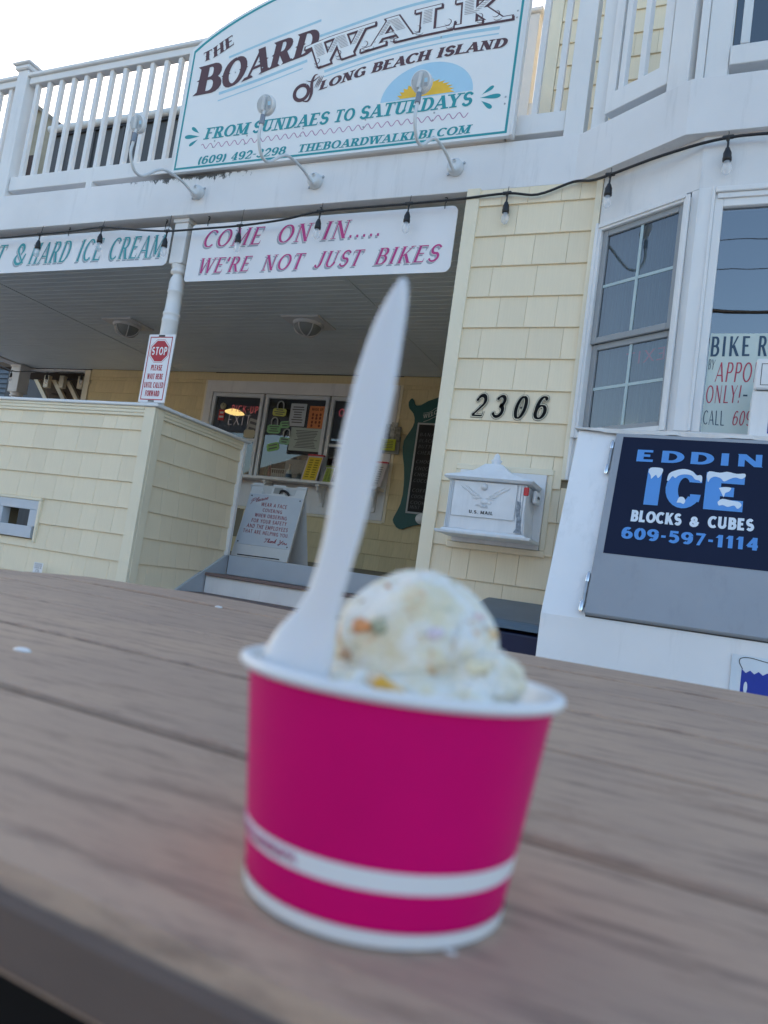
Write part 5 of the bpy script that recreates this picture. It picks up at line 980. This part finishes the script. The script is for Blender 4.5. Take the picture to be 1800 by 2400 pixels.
# ================================================================== ICE MERCHANDISER
t = thing('ice_chest', 'white slant-front ice freezer with a dark blue ice sign on its door', 'ice freezer', (-.1, 3.8, 0))
SD = Vector((0, .39982, .91659)); XI0, XI1 = -.667, .485; ICW = pm('freezer_white', (.86, .86, .87), .35, .03, 3, big=.05, grime=.14)
pr = [(3.40, .10), (4.19, .10), (4.19, 1.74), (3.395+.41, 1.735), (3.40, .795)]
mb = MB(); mb._add([(x, *p) for x in (XI0, XI1) for p in pr], [(0, 1, 2, 3, 4), (9, 8, 7, 6, 5)]+[(i, (i+1) % 5, 5+(i+1) % 5, 5+i) for i in range(5)]); mb.build('cabinet', ICW, t, bevel=.006)
MB().box(XI0+.03, XI1-.03, 3.44, 4.15, 0, .10).build('plinth', BLACK, t)
IO = Vector((0, 3.40, .795)); inn = Vector((0, -.91659, .39982))
TI = Matrix.Translation(IO) @ Matrix(((1, 0, 0), (0, -inn.y, SD.y), (0, -inn.z, SD.z))).to_4x4()   # local x, y inward, z up the slant
dr = MB().box(-.475, .292, -.032, -.002, .016, .998, TI, c=.004).build('door', DOORG, t)
MB().box(-.472, .289, -.0015, .006, .012, 1.0, TI).build('door_gasket', pm('dark_gasket', (.07, .07, .07), .6), t)
pl = Plane(IO+inn*.0325, (1, 0, 0), tuple(SD)); 
mb = MB(); mb.poly([pl.p(*p, .0006) for p in ((-.439, .320), (.256, .320), (.256, .975), (-.439, .975))]); mb.raw('sign_panel', NAVY, dr)
mb = MB()
tq(mb, pl, 'EDDIN', (-.372, .833), (.192, .843), (-.372, .902), (.192, .912), dict(k=.24, n=.20, sp=.14), lift=.0014); tq(mb, pl, '609-597-1114', (-.373, .404), (.190, .412), (-.373, .466), (.190, .474), dict(k=.27, n=.19, sp=.10), lift=.0014)
mark(mb); mb.poly([pl.p(*p, .0016) for p in ((-.300, .594), (-.237, .595), (-.237, .795), (-.300, .795))])
mark(mb); C_ = arc(-.135, .696, .078, .105, 30, 330, 20); Ci = arc(-.133, .696, .026, .062, 38, 322, 20); n = 21
mb._add([pl.p(*p, .0016) for p in C_]+[pl.p(*p, .0016) for p in Ci], [(i, i+1, n+1+i, n+i) for i in range(n-1)])
mb.poly([pl.p(*p, .0018) for p in ((-.105, .735), (-.060, .735), (-.062, .765), (-.105, .78))]); mb.poly([pl.p(*p, .0018) for p in ((-.105, .64), (-.105, .67), (-.060, .67), (-.066, .63))])
mark(mb)
for q in ((-.045, .020, .597, .798), (.020, .115, .597, .655), (.020, .075, .672, .722), (.020, .115, .742, .798)): mb.poly([pl.p(*p, .0017) for p in ((q[0], q[2]), (q[1], q[2]), (q[1], q[3]), (q[0], q[3]))])
mb.raw('blue_lettering', ICEB, dr)
mb = MB()
tq(mb, pl, 'BLOCKS', (-.346, .498), (-.128, .500), (-.346, .560), (-.128, .562), HEAVY, lift=.0014); tq(mb, pl, '&', (-.092, .500), (-.052, .500), (-.092, .552), (-.052, .552), HEAVY, lift=.0014); tq(mb, pl, 'CUBES', (-.018, .502), (.165, .505), (-.018, .564), (.165, .567), HEAVY, lift=.0014)
def snow(P): mark(mb); mb.poly([pl.p(*p, .0026) for p in smooth(P, 3)])
snow([(-.298, .775), (-.292, .800), (-.26, .804), (-.236, .798), (-.238, .770), (-.252, .745), (-.262, .762), (-.272, .752), (-.282, .738), (-.286, .757), (-.298, .775)])
snow([(-.212, .735), (-.206, .775), (-.175, .797), (-.14, .806), (-.105, .795), (-.088, .775), (-.07, .778), (-.062, .765), (-.064, .738), (-.074, .748), (-.092, .752), (-.108, .772), (-.14, .776), (-.165, .766), (-.178, .752), (-.19, .762), (-.204, .735), (-.212, .735)])
snow([(-.158, .618), (-.150, .648), (-.132, .650), (-.122, .632), (-.128, .614), (-.142, .620), (-.158, .618)])
snow([(-.044, .775), (-.036, .802), (.01, .798), (.04, .806), (.08, .798), (.112, .802), (.116, .785), (.10, .772), (.075, .778), (.05, .765), (.03, .752), (.015, .768), (-.01, .775), (-.028, .762), (-.036, .742), (-.044, .775)])
snow([(.012, .715), (.035, .722), (.062, .720), (.055, .700), (.04, .690), (.035, .668), (.025, .688), (.012, .715)]); snow([(.012, .640), (.03, .658), (.07, .652), (.10, .648), (.110, .630), (.095, .612), (.08, .628), (.055, .618), (.035, .626), (.018, .622), (.012, .640)])
mb.raw('white_lettering', ICEW, dr)
for s in (.86, .125):
    h = MB().box(-.494, -.480, -.028, -.006, s-.075, s+.085, TI, c=.003).build('hinge', STEEL, t)
    P = [TI @ Vector((-.490, -.024, s+z)) for z in (-.11, -.06)]; MB().tube([TI @ Vector((-.493, -.022, s+z)) for z in (-.105, -.095, -.06, -.05)], [.006, .011, .011, .008], 12).build('hinge_knuckle', CHROME, h)
    MB().tube([TI @ Vector((-.487, -.022, s+z)) for z in (.045, .055, .085, .10)], [.009, .011, .011, .002], 12).build('hinge_knuckle', CHROME, h)
# printed ice bag on the lower front
pl = Plane((0, 3.3935, 0)); mb = MB(); mb.poly([pl.p(*p, .0) for p in ((.124, .45), (.42, .45), (.42, .745), (.124, .745))]); dec = mb.raw('decal_sheet', ICEW, t)
mb = MB(); mb.poly([pl.p(*p, .001) for p in [(.163, .47), (.38, .47), (.38, .688)]+[(.38-.0155*i, .688-.012*(i % 2)) for i in range(1, 14)]+[(.163, .69)]]); mb.raw('printed_bag', pm('bag_blue', (.01, .04, .35), .4), dec)
mb = MB(); line(mb, pl, smooth([(.166, .690), (.152, .715), (.158, .732), (.19, .738), (.25, .730), (.32, .722), (.38, .726), (.392, .71), (.38, .692)], 5), .003, .0014); mb.raw('printed_outline', BLK, dec)
mb = MB(); mb.poly([pl.p(.182+.007*math.cos(q/8*math.pi), .618+.024*math.sin(q/8*math.pi)*1, .002) for q in range(16)]); mb.raw('printed_highlight', ICEW, dec)
# bent metal sheet on top
t2 = thing('top_sheet', 'thin bent white sheet lying over the top of the ice freezer', 'sheet metal', (-.1, 3.9, 1.74)); mb = MB(); n = 44; vs = []
for i in range(n+1):
    x = -.69+(1.2)*i/n; w1 = .006*noise.noise(Vector((x*6, 0, 0)))+.004*noise.noise(Vector((x*17, 3, 0))); e = .05*max(0, 1-i/5)
    vs += [(x+e*.3, 4.195, 1.752), (x, 3.80+w1*2, 1.7495+w1*.3), (x+e*.2, 3.772+w1+e*.2, 1.742+w1), (x+e*.5, 3.775+e*.3, 1.722+w1*1.5+e*.35)]
mb._add(vs, [(4*i+j, 4*i+j+1, 4*i+j+5, 4*i+j+4) for i in range(n) for j in range(3)], False); s_ = mb.build('sheet', WHITE, t2); sm = s_.modifiers.new('s', 'SOLIDIFY'); sm.thickness = .003
# boxed sign standing on the freezer at the frame edge
t3 = thing('counter_box_sign', 'white box with a black outline rectangle standing on the ice freezer by the window', 'sign box', (.3, 3.93, 1.755)); MB().box(.118, .62, 3.92, 4.10, 1.756, 2.0, c=.004).build('lower_panel', WHITE, t3); MB().box(.124, .62, 3.90, 4.10, 2.005, 2.155, c=.006).build('box_head', WHITE, t3)
mb = MB(); pl = Plane((0, 3.90, 0)); ring(mb, [(.146, 2.022), (.6, 2.022), (.6, 2.13), (.146, 2.13)], [(.149, 2.025), (.597, 2.025), (.597, 2.127), (.149, 2.127)], pl, .001); mb.raw('outline_print', BLK, t3); mb = MB().poly([Plane((0, 3.92, 0)).p(*p, .001) for p in ((.197, 1.79), (.6, 1.79), (.6, 1.88), (.197, 1.88))]); mb.raw('blue_print', pm('panel_blue', (.02, .05, .32), .4), t3)
MB().box(.127, .14, 3.93, 3.95, 1.98, 2.004).build('foot_clip', STEEL, t3)
# ================================================================== WHEELED BIN
t = thing('rubbish_bin', 'dark blue bin with a blue-grey lid between the steps and the ice freezer', 'bin', (-.98, 4.1, 0)); BINB = pm('bin_navy', (.008, .014, .055), .45, .1); BINL = pm('bin_lid', (.085, .125, .165), .38, .12, 6)
def hexa(P0, P1, nm, mat, bev=.012):
    mb = MB(); mb._add(P0+P1, [(0, 3, 2, 1), (4, 5, 6, 7), (0, 1, 5, 4), (1, 2, 6, 5), (2, 3, 7, 6), (3, 0, 4, 7)]); return mb.build(nm, mat, t, bevel=bev)
hexa([(-1.17, 3.99, .03), (-.73, 3.99, .03), (-.73, 4.45, .03), (-1.17, 4.45, .03)], [(-1.22, 3.94, .66), (-.70, 3.94, .66), (-.70, 4.5, .72), (-1.22, 4.5, .72)], 'bin_body', BINB)
hexa([(-1.25, 3.91, .675), (-.685, 3.91, .675), (-.685, 4.52, .735), (-1.25, 4.52, .735)], [(-1.22, 3.94, .72), (-.70, 3.94, .72), (-.70, 4.5, .83), (-1.22, 4.5, .83)], 'bin_lid', BINL, .02)
MB().tube([(-1.2, 4.52, .76), (-.7, 4.52, .76)], .014, 8).build('handle', BINB, t)
for x in (-1.2, -.72): MB().lathe([(.08, -.02), (.08, .02)], 18, Matrix.Translation((x, 4.5, .08)) @ Matrix.Rotation(R(90), 4, 'Y')).build('wheel', BLACK, t)
MB().box(-1.13, -1.04, 3.925, 3.94, .59, .64, c=.005).build('grip_recess', BLACK, t)
# ================================================================== STAIR OPENING AND BLUE HOUSE AT THE FAR LEFT
t = thing('outside_stairs', 'underside of wooden stairs with white stringers seen through the far porch opening', 'stairs', (-10.6, 9.6, 2.5)); BRW = pm('dark_stained_wood', (.09, .055, .03), .7, .3, 14, scale=(4, 1, 1))
mb = MB(); mb._add([(-11.9, 9.9, 3.64), (-9.30, 9.9, 3.64), (-9.30, 9.9, 2.4), (-10.46, 9.9, 2.4)], [(0, 1, 2, 3)]); mb.build('stair_underside', BRW, t); 
MB().box(-12.1, -9.2, 9.25, 10.6, 3.66, 3.75).build('landing', BRW, t)
for i in range(6):
    x = -11.3+.33*i; MB().box(x, x+.3, 9.80, 9.88, 3.35-.18*i, 3.40-.18*i).build('step_board', BRW, t)
for x in (-11.50, -11.06, -10.74):
    mb = MB(); mb._add([(x, y, 3.54) for y in (9.58, 9.64)]+[(x+.10, y, 3.54) for y in (9.58, 9.64)]+[(x+.72, y, 2.85) for y in (9.58, 9.64)]+[(x+.62, y, 2.85) for y in (9.58, 9.64)], [(0, 2, 4, 6), (1, 7, 5, 3), (0, 1, 3, 2), (2, 3, 5, 4), (4, 5, 7, 6), (6, 7, 1, 0)]); mb.build('stringer', CREAM, t)
for x in (-11.15, -10.78, -10.34): B('hanger_post', CREAM, t, x, x+.11, 9.50, 9.57, 3.38, 3.60)
t = thing('neighbour_house', 'blue-grey clapboard house wall beyond the left end of the porch', 'house', (-15, 12.2, 0)); BLU = pm('blue_grey_clapboard', (.11, .135, .165), .6, .06, 3)
MB().box(-20, -12.2, 12.12, 12.3, 0, 7.4).build('wall', pm('blue_grey_wall', (.06, .075, .09), .8), t)
sb = None
for i in range(22):
    if sb is None:
        mb = MB(); mb._add([(-20, 12.10, 0), (-12.2, 12.10, 0), (-12.2, 12.06, 0), (-20, 12.06, 0), (-20, 12.118, .115), (-12.2, 12.118, .115), (-12.2, 12.10, .115), (-20, 12.10, .115)], [(0, 1, 2, 3), (3, 2, 6, 7), (7, 6, 5, 4), (0, 3, 7, 4), (1, 5, 6, 2)]); sb = mb.build('clapboard', BLU, t); sb.location.z = 2.75
    else: o = sb.copy(); col.objects.link(o); o.location.z = 2.75+.115*i
# grey building with gutter behind the balcony
t = thing('grey_building', 'dark grey building with a pale gutter seen through the balcony balusters', 'building', (-10, 12, 0)); gr = pm('dark_grey_siding', (.075, .078, .085), .7, .1, 4, scale=(3, 3, .3))
a = at(350*.3617, 885*.3617, 11.5); b_ = at(1200*.3617, 750*.3617, 11.5)
MB().box(a.x, b_.x+5.0, 11.5, 14, 0, b_.z+.02).build('wall', gr, t)
mb = MB().tube([(a.x-.05, 11.42, b_.z+.08), (b_.x+5.0, 11.42, b_.z+.08)], .085, 10); mb.build('gutter', GREYM, t); MB().box(a.x-.02, b_.x+5.0, 11.44, 11.6, b_.z-.06, b_.z+.03).build('fascia_board', BLK, t)
for i in range(12): MB().box(a.x+.4+.85*i, a.x+.46+.85*i, 11.46, 11.5, 5, b_.z-.05).build('wall_batten', gr, t)
t = thing('cream_building', 'distant cream house gable seen through the leftmost balusters', 'house', (-15, 13, 0)); p1 = at(150*.3617, 740*.3617, 12.5); p2 = at(238*.3617, 725*.3617, 12.5); p3 = at(350*.3617, 800*.3617, 12.5); CB = pm('tan_wall', (.30, .27, .20), .7, .1)
P = [(p1.x-.35, 0), (p3.x+.25, 0), (p3.x+.25, p3.z-.15), (p2.x+.15, p2.z), (p1.x+.05, p1.z), (p1.x-.35, p1.z-.25)]; MB().prism(P, 2.0, Matrix.Translation((0, 12.5, 0))).build('gable_wall', CB, t)
mb = MB(); e = .05; P2 = P[2:]; 
for q0, q1 in zip(P2, P2[1:]): mb._add([(q0[0], 12.4, q0[1]), (q1[0], 12.4, q1[1]), (q1[0], 14.5, q1[1]+.0), (q0[0], 14.5, q0[1]), (q0[0], 12.4, q0[1]+.10), (q1[0], 12.4, q1[1]+.10), (q1[0], 14.5, q1[1]+.10), (q0[0], 14.5, q0[1]+.10)], [(0, 1, 5, 4), (4, 5, 6, 7), (0, 3, 2, 1)])
mb.build('roof', pm('tan_roof', (.22, .20, .17), .8), t); p4 = at(105*.3617, 1110*.3617, 12.5); MB().box(p4.x-.3, p3.x-.3, 12.45, 12.49, p4.z-.5, p4.z+.35).build('dark_window', DARK, t)
# overhead wires across the street, mirrored in the shop windows
for i, (z, r, y) in enumerate(((9.95, .05, -14), (9.15, .045, -14), (8.7, .012, -13), (11.7, .012, -15), (12.6, .012, -15))):
    tag(MB().tube(smooth([(-40, y, z+.6), (-15, y, z), (10, y, z-.1), (40, y, z+.7)], 6), r, 6).build('overhead_wire', BLACK), ['thick lower overhead cable across the street', 'second overhead cable across the street', 'thin lowest overhead wire across the street', 'thin high overhead wire across the street', 'thin topmost overhead wire across the street'][i], 'wire', 'overhead wires across the street')
for i, (xa, xb, zw, c, lab) in enumerate(((-26, -12, 5.2, (.35, .36, .36), 'grey gabled house across the street to the left'), (-8, 3, 4.4, (.30, .22, .17), 'low brown-sided house straight across the street'), (7, 22, 6.0, (.42, .42, .40), 'pale two-storey house across the street to the right'))):
    t = thing('house_across_street', lab, 'house', ((xa+xb)/2, -20, 0), 'houses across the street'); m = pm('siding', c, .7, .1)
    MB().box(xa, xb, -26, -18, 0, zw).build('wall', m, t)
    MB().prism([(xa-.4, zw), (xb+.4, zw), ((xa+xb)/2, zw+2.6)], 8.6, Matrix.Translation((0, -26.3, 0))).build('roof', pm('shingle_roof', (.09, .085, .08), .9), t)
    for q in range(4): MB().box(xa+1.2+q*(xb-xa)/4, xa+2.2+q*(xb-xa)/4, -18.02, -17.94, 1.2, 2.6).build('window', SASH, t)
# ================================================================== TABLE
tb = thing('picnic_table', 'grey-brown composite board table filling the foreground', 'table', (-.05, .6, 0))
TBL = bpy.data.materials.new('weathered_composite'); TBL.use_nodes = True; n_ = TBL.node_tree.nodes; L_ = TBL.node_tree.links; b = n_['Principled BSDF']; b.inputs['Roughness'].default_value = .6; b.inputs['Specular IOR Level'].default_value = .35
tc = n_.new('ShaderNodeTexCoord'); mp = n_.new('ShaderNodeMapping'); mp.inputs['Scale'].default_value = (.13, 1, 1); L_.new(tc.outputs['Object'], mp.inputs[0])
oi = n_.new('ShaderNodeObjectInfo'); va = n_.new('ShaderNodeVectorMath'); va.operation = 'ADD'; cmb = n_.new('ShaderNodeCombineXYZ'); mm = n_.new('ShaderNodeMath'); mm.operation = 'MULTIPLY'; mm.inputs[1].default_value = 40; L_.new(oi.outputs['Random'], mm.inputs[0]); L_.new(mm.outputs[0], cmb.inputs[2]); L_.new(mp.outputs[0], va.inputs[0]); L_.new(cmb.outputs[0], va.inputs[1])
def noi(s, d, vec, rg=.6):
    k_ = n_.new('ShaderNodeTexNoise'); k_.inputs['Scale'].default_value = s; k_.inputs['Detail'].default_value = d; k_.inputs['Roughness'].default_value = rg; L_.new(vec, k_.inputs['Vector']); return k_.outputs['Fac']
def rng(s, a, b_, c_, d_):
    k_ = n_.new('ShaderNodeMapRange'); k_.inputs['From Min'].default_value = a; k_.inputs['From Max'].default_value = b_; k_.inputs['To Min'].default_value = c_; k_.inputs['To Max'].default_value = d_; L_.new(s, k_.inputs['Value']); return k_.outputs[0]
def mxc(f, A, Bc):
    k_ = n_.new('ShaderNodeMix'); k_.data_type = 'RGBA'; L_.new(f, k_.inputs['Factor'])
    if isinstance(A, tuple): k_.inputs['A'].default_value = (*A, 1)
    else: L_.new(A, k_.inputs['A'])
    k_.inputs['B'].default_value = (*Bc, 1); return k_.outputs['Result']
c0 = mxc(rng(noi(3, 3, tc.outputs['Object']), .35, .65, 0, 1), (.49, .335, .235), (.39, .27, .20))
c1 = mxc(rng(noi(130, 6, va.outputs[0], .7), .52, .64, 0, .65), c0, (.17, .11, .085))
c2 = mxc(rng(noi(420, 3, va.outputs[0]), .5, .65, 0, .35), c1, (.28, .19, .155))
mp2 = n_.new('ShaderNodeMapping'); mp2.inputs['Scale'].default_value = (.45, 1, 1); mp2.inputs['Rotation'].default_value = (0, 0, .5); L_.new(tc.outputs['Object'], mp2.inputs[0])
c3 = mxc(rng(noi(16, 6, mp2.outputs[0], .75), .60, .70, 0, .55), c2, (.22, .125, .08))
L_.new(c3, b.inputs['Base Color']); bu = n_.new('ShaderNodeBump'); bu.inputs['Strength'].default_value = .35; bu.inputs['Distance'].default_value = .0015; L_.new(noi(150, 4, va.outputs[0]), bu.inputs['Height']); L_.new(bu.outputs[0], b.inputs['Normal'])
TA_ = R(-3.4); TT = Matrix.Translation((0, .1115, 0)) @ Matrix.Rotation(TA_, 4, 'Z')
ys = [(0.0065, .1192), (.1258, .2642), (.2708, .4182), (.4248, .5680), (.5735, .7165), (.7215, .868)]
for i, (ya, yb) in enumerate(ys):
    mb = MB(); nx = 40; rad = .003 if i else .011; zt = .77; th = .024 if i else .023
    pf = [(ya, zt-th), (ya, zt-rad), (ya+rad*.3, zt-rad*.3), (ya+rad, zt), ((ya+yb)/2, zt+.0004), (yb-.005, zt), (yb-.0015, zt-.0015), (yb, zt-.005), (yb, zt-th)]
    vs = []
    for j in range(nx+1):
        x = -1.06+2.3*j/nx; wv = .0035*noise.noise(Vector((x*1.7, i*3.1, 0)))*(1 if i > 3 else .15); bulge = 0
        if i == 5: bulge = .006*math.exp(-((x+.78)/.2)**2)
        for (y, z) in pf: vs.append(TT @ Vector((x, y, z+(wv+bulge)*(y-.1 if i > 3 else 1)*(1.0))))
    m_ = len(pf); mb._add(vs, [(j*m_+q, j*m_+q+1, (j+1)*m_+q+1, (j+1)*m_+q) for j in range(nx) for q in range(m_-1)]+[(j*m_, (j+1)*m_, (j+1)*m_+m_-1, j*m_+m_-1) for j in range(nx)], False)
    mb._add(vs[:m_], [tuple(range(m_))]); mb._add(vs[-m_:], [tuple(range(m_-1, -1, -1))]); mb.build('plank', TBL, tb)
MB().box(-1.0, 1.2, .030, .07, .60, .746, TT).build('under_shade_bar', pm('under_shade_black', (.010, .009, .009), .7, spec=.1), tb)  # added black bar, colours in the shadow below the tabletop
mb = MB().box(-1.058, 1.238, .0047, .0085, .7475, .7625, TT, c=.002); mb.build('edge_shade_strip', pm('edge_shade_brown', (.12, .085, .07), .8, .3, 40, scale=(.2, 1, 1)), tb)  # dark strip painting the shade on the near face of the first plank
for x in (-.75, .9): MB().box(x, x+.08, .071, .85, .70, .7455, TT).build('cross_brace', TBL, tb)
for x in (-.75, .9):
    for y in (.10, .75): MB().box(x, x+.08, y, y+.08, 0, .70, TT).build('leg', TBL, tb)
for (x, y, r, lab) in ((-.355, .322, .004, 'white crumb on the table near its left side'), (-.61, .869, .004, 'white crumb near the far edge of the table'), (-.0385, .149, .0008, 'small white drip beside the cup base')):
    mb = MB().ball((x, y, .7705), r, 6, (1.6, .9, .45)); tag(mb.build('crumb', WHITE), lab, 'crumb', 'crumbs on the table')
# ================================================================== ICE CREAM CUP
CX, CY, RB, RTp, CH_ = -.0634, .1675, .0293, .0373, .0490; zt = .7706
cp = thing('ice_cream_cup', 'magenta paper cup with a white stripe standing on the table', 'cup', (CX, CY, zt))
MAGC = pm('magenta_paper', (.66, .002, .155), .45, .05, 30, spec=.12); CUPW = pm('cup_white', (.80, .82, .84), .4, .02, 20)
Tc = Matrix.Translation((CX, CY, zt)); rr_ = lambda q: RB+(RTp-.0014-RB)*q
def band(q0, q1, mat, nm, d=0.0):
    MB().lathe([(rr_(q0)+d, q0*CH_), (rr_((q0+q1)/2)+d, (q0+q1)/2*CH_), (rr_(q1)+d, q1*CH_)], 96, Tc, caps=False).build(nm, mat, cp)
band(.0, .058, CUPW, 'base_ring', .0003); band(.058, .215, MAGC, 'paper_wrap'); band(.215, .297, CUPW, 'white_stripe'); band(.297, .955, MAGC, 'paper_wrap')
MB().lathe([(rr_(0)-.0008, 0), (rr_(0)-.001, .003), (.0005, .0035)], 64, Tc, caps=False).build('cup_bottom', CUPW, cp)
MB().lathe([(rr_(.95)+.0001, .945*CH_), (RTp-.0002, .95*CH_), (RTp+.0006, .97*CH_), (RTp+.0004, .992*CH_), (RTp-.0005, 1.0*CH_), (RTp-.0018, .996*CH_), (RTp-.0026, .975*CH_), (rr_(.3)-.0012, .3*CH_)], 96, Tc, caps=False).build('rolled_rim', CUPW, cp)
# faint pink print on the stripe
mb = MB(); rd = random.Random(3)
for i in range(12):
    a0 = R(203+i*4.8); pts = []
    for j in range(7):
        a = a0+R(.75*j); q = .256+.022*math.sin(j*1.9+i*2.3); pts.append(Vector((CX+(rr_(q)+.00012)*math.cos(a), CY+(rr_(q)+.00012)*math.sin(a), zt+q*CH_)))
    mb.tube(pts, .00028, 4)
mb.build('pink_print', pm('pink_ink', (.60, .20, .34), .5), cp)
# ice cream
ICE = bpy.data.materials.new('vanilla_ice_cream'); ICE.use_nodes = True; n_ = ICE.node_tree.nodes; L_ = ICE.node_tree.links; b = n_['Principled BSDF']; b.inputs['Roughness'].default_value = .42
b.inputs['Subsurface Weight'].default_value = .25; b.inputs['Subsurface Radius'].default_value = (.004, .003, .002); b.inputs['Subsurface Scale'].default_value = 1.0
tc = n_.new('ShaderNodeTexCoord'); O_ = tc.outputs['Object']
c0 = mxc(rng(noi(80, 5, O_, .65), .46, .62, 0, .9), (.96, .94, .87), (.88, .77, .52))
c1 = mxc(rng(noi(130, 4, O_, .6), .60, .68, 0, .8), c0, (.60, .56, .38))
mp = n_.new('ShaderNodeMapping'); mp.inputs['Location'].default_value = (3, 1, 2); L_.new(O_, mp.inputs[0])
c2 = mxc(rng(noi(120, 4, mp.outputs[0], .6), .61, .68, 0, .8), c1, (.80, .50, .24))
L_.new(c2, b.inputs['Base Color']); bu = n_.new('ShaderNodeBump'); bu.inputs['Strength'].default_value = .9; bu.inputs['Distance'].default_value = .003; L_.new(noi(230, 5, O_, .65), bu.inputs['Height']); L_.new(bu.outputs[0], b.inputs['Normal'])
ic = thing('ice_cream', 'scoop of pale ice cream with candy bits heaped in the magenta cup', 'ice cream', (CX, CY, zt+.035))
def blob(c, r, nm, amp=.12, fr=55, sc_=(1, 1, 1), n=44, seed=0):
    mb = MB(); vs = []; m = n; c = Vector(c)
    for i in range(m+1):
        for j in range(2*n):
            th, ph = math.pi*i/m, math.pi*j/n; d = Vector((math.sin(th)*math.cos(ph), math.sin(th)*math.sin(ph), math.cos(th)))
            q = c+d*r+Vector((seed, 0, 0)); k_ = 1+amp*noise.noise(q*fr)+amp*.45*noise.noise(q*fr*2.7)+amp*.2*noise.noise(q*fr*7); vs.append((c.x+d.x*r*k_*sc_[0], c.y+d.y*r*k_*sc_[1], c.z+d.z*r*k_*sc_[2]))
    w2 = 2*n; mb._add(vs, [(i*w2+j, i*w2+(j+1) % w2, (i+1)*w2+(j+1) % w2, (i+1)*w2+j) for i in range(m) for j in range(w2)], True); return mb.build(nm, ICE, ic)
blob((-.0627, .1735, .8237), .0193, 'scoop', .12, 62, seed=0)
blob((-.0405, .1620, .8210), .0060, 'side_lump', .42, 170, (1.0, 1, 1.2), 28, 2); blob((-.0450, .1600, .8185), .0078, 'side_lump', .35, 150, (1.1, 1, .9), 28, 8); blob((-.0480, .1650, .8250), .0070, 'side_lump', .35, 150, (.9, 1, 1.2), 28, 11)
blob((-.0540, .1555, .8130), .0105, 'front_lump', .22, 130, (1.25, .9, .75), 28, 3)
blob((-.0645, .1680, .8060), .0298, 'ice_cream_base', .03, 60, (1.0, 1.0, .26), 36, 4)
blob((-.0700, .1610, .8130), .0120, 'front_lump', .2, 90, (1.2, 1, .7), 28, 5)
cand = [((-.0590, .1462, .8180), .0020, (.85, .45, .05)), ((-.0612, .1468, .8190), .0018, (.84, .66, .48)), ((-.0570, .1470, .8176), .0016, (.85, .60, .30)), ((-.0700, .1545, .8290), .0016, (.70, .28, .10)), ((-.0565, .1562, .8285), .0022, (.80, .62, .34)), ((-.0425, .1560, .8245), .0020, (.82, .74, .52)), ((-.0735, .1568, .8220), .0014, (.60, .38, .24)), ((-.0655, .1563, .8295), .0022, (.42, .44, .30)), ((-.0525, .1552, .8300), .0015, (.80, .70, .78))]
rc = random.Random(12)
for i in range(13):                                   # small bits set into the surface that faces the table's near side
    a, e = R(rc.uniform(215, 375)), R(rc.uniform(-25, 60)); rr0 = .0190
    cand.append(((-.0627+rr0*math.cos(a)*math.cos(e), .1735+rr0*math.sin(a)*math.cos(e), .8237+rr0*math.sin(e)), rc.uniform(.0006, .0017), rc.choice([(.80, .56, .30), (.72, .40, .20), (.84, .72, .48), (.62, .46, .28), (.80, .60, .55), (.88, .80, .60)])))
for i, (p, r, c) in enumerate(cand):
    mb = MB().ball(p, r, 7, (1.2, .9, .9)); mb.v = [tuple(Vector(p)+(Vector(v)-Vector(p))*(1+.75*noise.noise(Vector(v)*900+Vector((i, 0, 0))))) for v in mb.v]; mb.build('candy_piece', pm('candy', c, .4, .2, 200), ic)
# ================================================================== SPOON
SPM = bpy.data.materials.new('translucent_white_plastic'); SPM.use_nodes = True; b = SPM.node_tree.nodes['Principled BSDF']; b.inputs['Base Color'].default_value = (.88, .89, .92, 1); b.inputs['Roughness'].default_value = .28; b.inputs['Transmission Weight'].default_value = .22; b.inputs['Subsurface Weight'].default_value = .3; b.inputs['Subsurface Radius'].default_value = (.003, .003, .004)
SP = [(-.0712, .9098, .0010), (-.0715, .9070, .0036), (-.0722, .9025, .0062), (-.0731, .8960, .0083), (-.0739, .8865, .0100), (-.0744, .8775, .0106), (-.0750, .8685, .0105), (-.0753, .8595, .0098), (-.0756, .8505, .0090), (-.0763, .8435, .0084), (-.0771, .8375, .0083), (-.0780, .8335, .0090), (-.0790, .8300, .0108), (-.0805, .8260, .0142), (-.0817, .8215, .0165), (-.0824, .8170, .0176), (-.0822, .8115, .0176), (-.0812, .8050, .0160), (-.0800, .7990, .0120), (-.0795, .7960, .004)]
mb = MB(); vs = []; nw = 12; N = len(SP)
SPs = smooth(SP, 3); N = len(SPs)
for i, (x, z, wd) in enumerate(SPs):
    bowl = min(1, max(0, (.829-z)/.012)); ya = .1500+.0035*max(0, (z-.83)/.08)
    for j in range(nw+1):
        u = j/nw*2-1; dep = (.0032*bowl+.0010*(1-bowl))*(1-u*u); vs.append((x+wd/2*u, ya-dep*(-1 if False else 1)*.9, z-.0*u))
mb._add(vs, [(i*(nw+1)+j, i*(nw+1)+j+1, (i+1)*(nw+1)+j+1, (i+1)*(nw+1)+j) for i in range(N-1) for j in range(nw)], True)
spn = mb.build('spoon', SPM); s2 = spn.modifiers.new('solid', 'SOLIDIFY'); s2.thickness = .0009; s2.offset = 0
tag(spn, 'translucent white plastic spoon standing upright in the ice cream cup', 'spoon')
# small grime flecks on the freezer side and deck edge
bpy.context.view_layer.update()
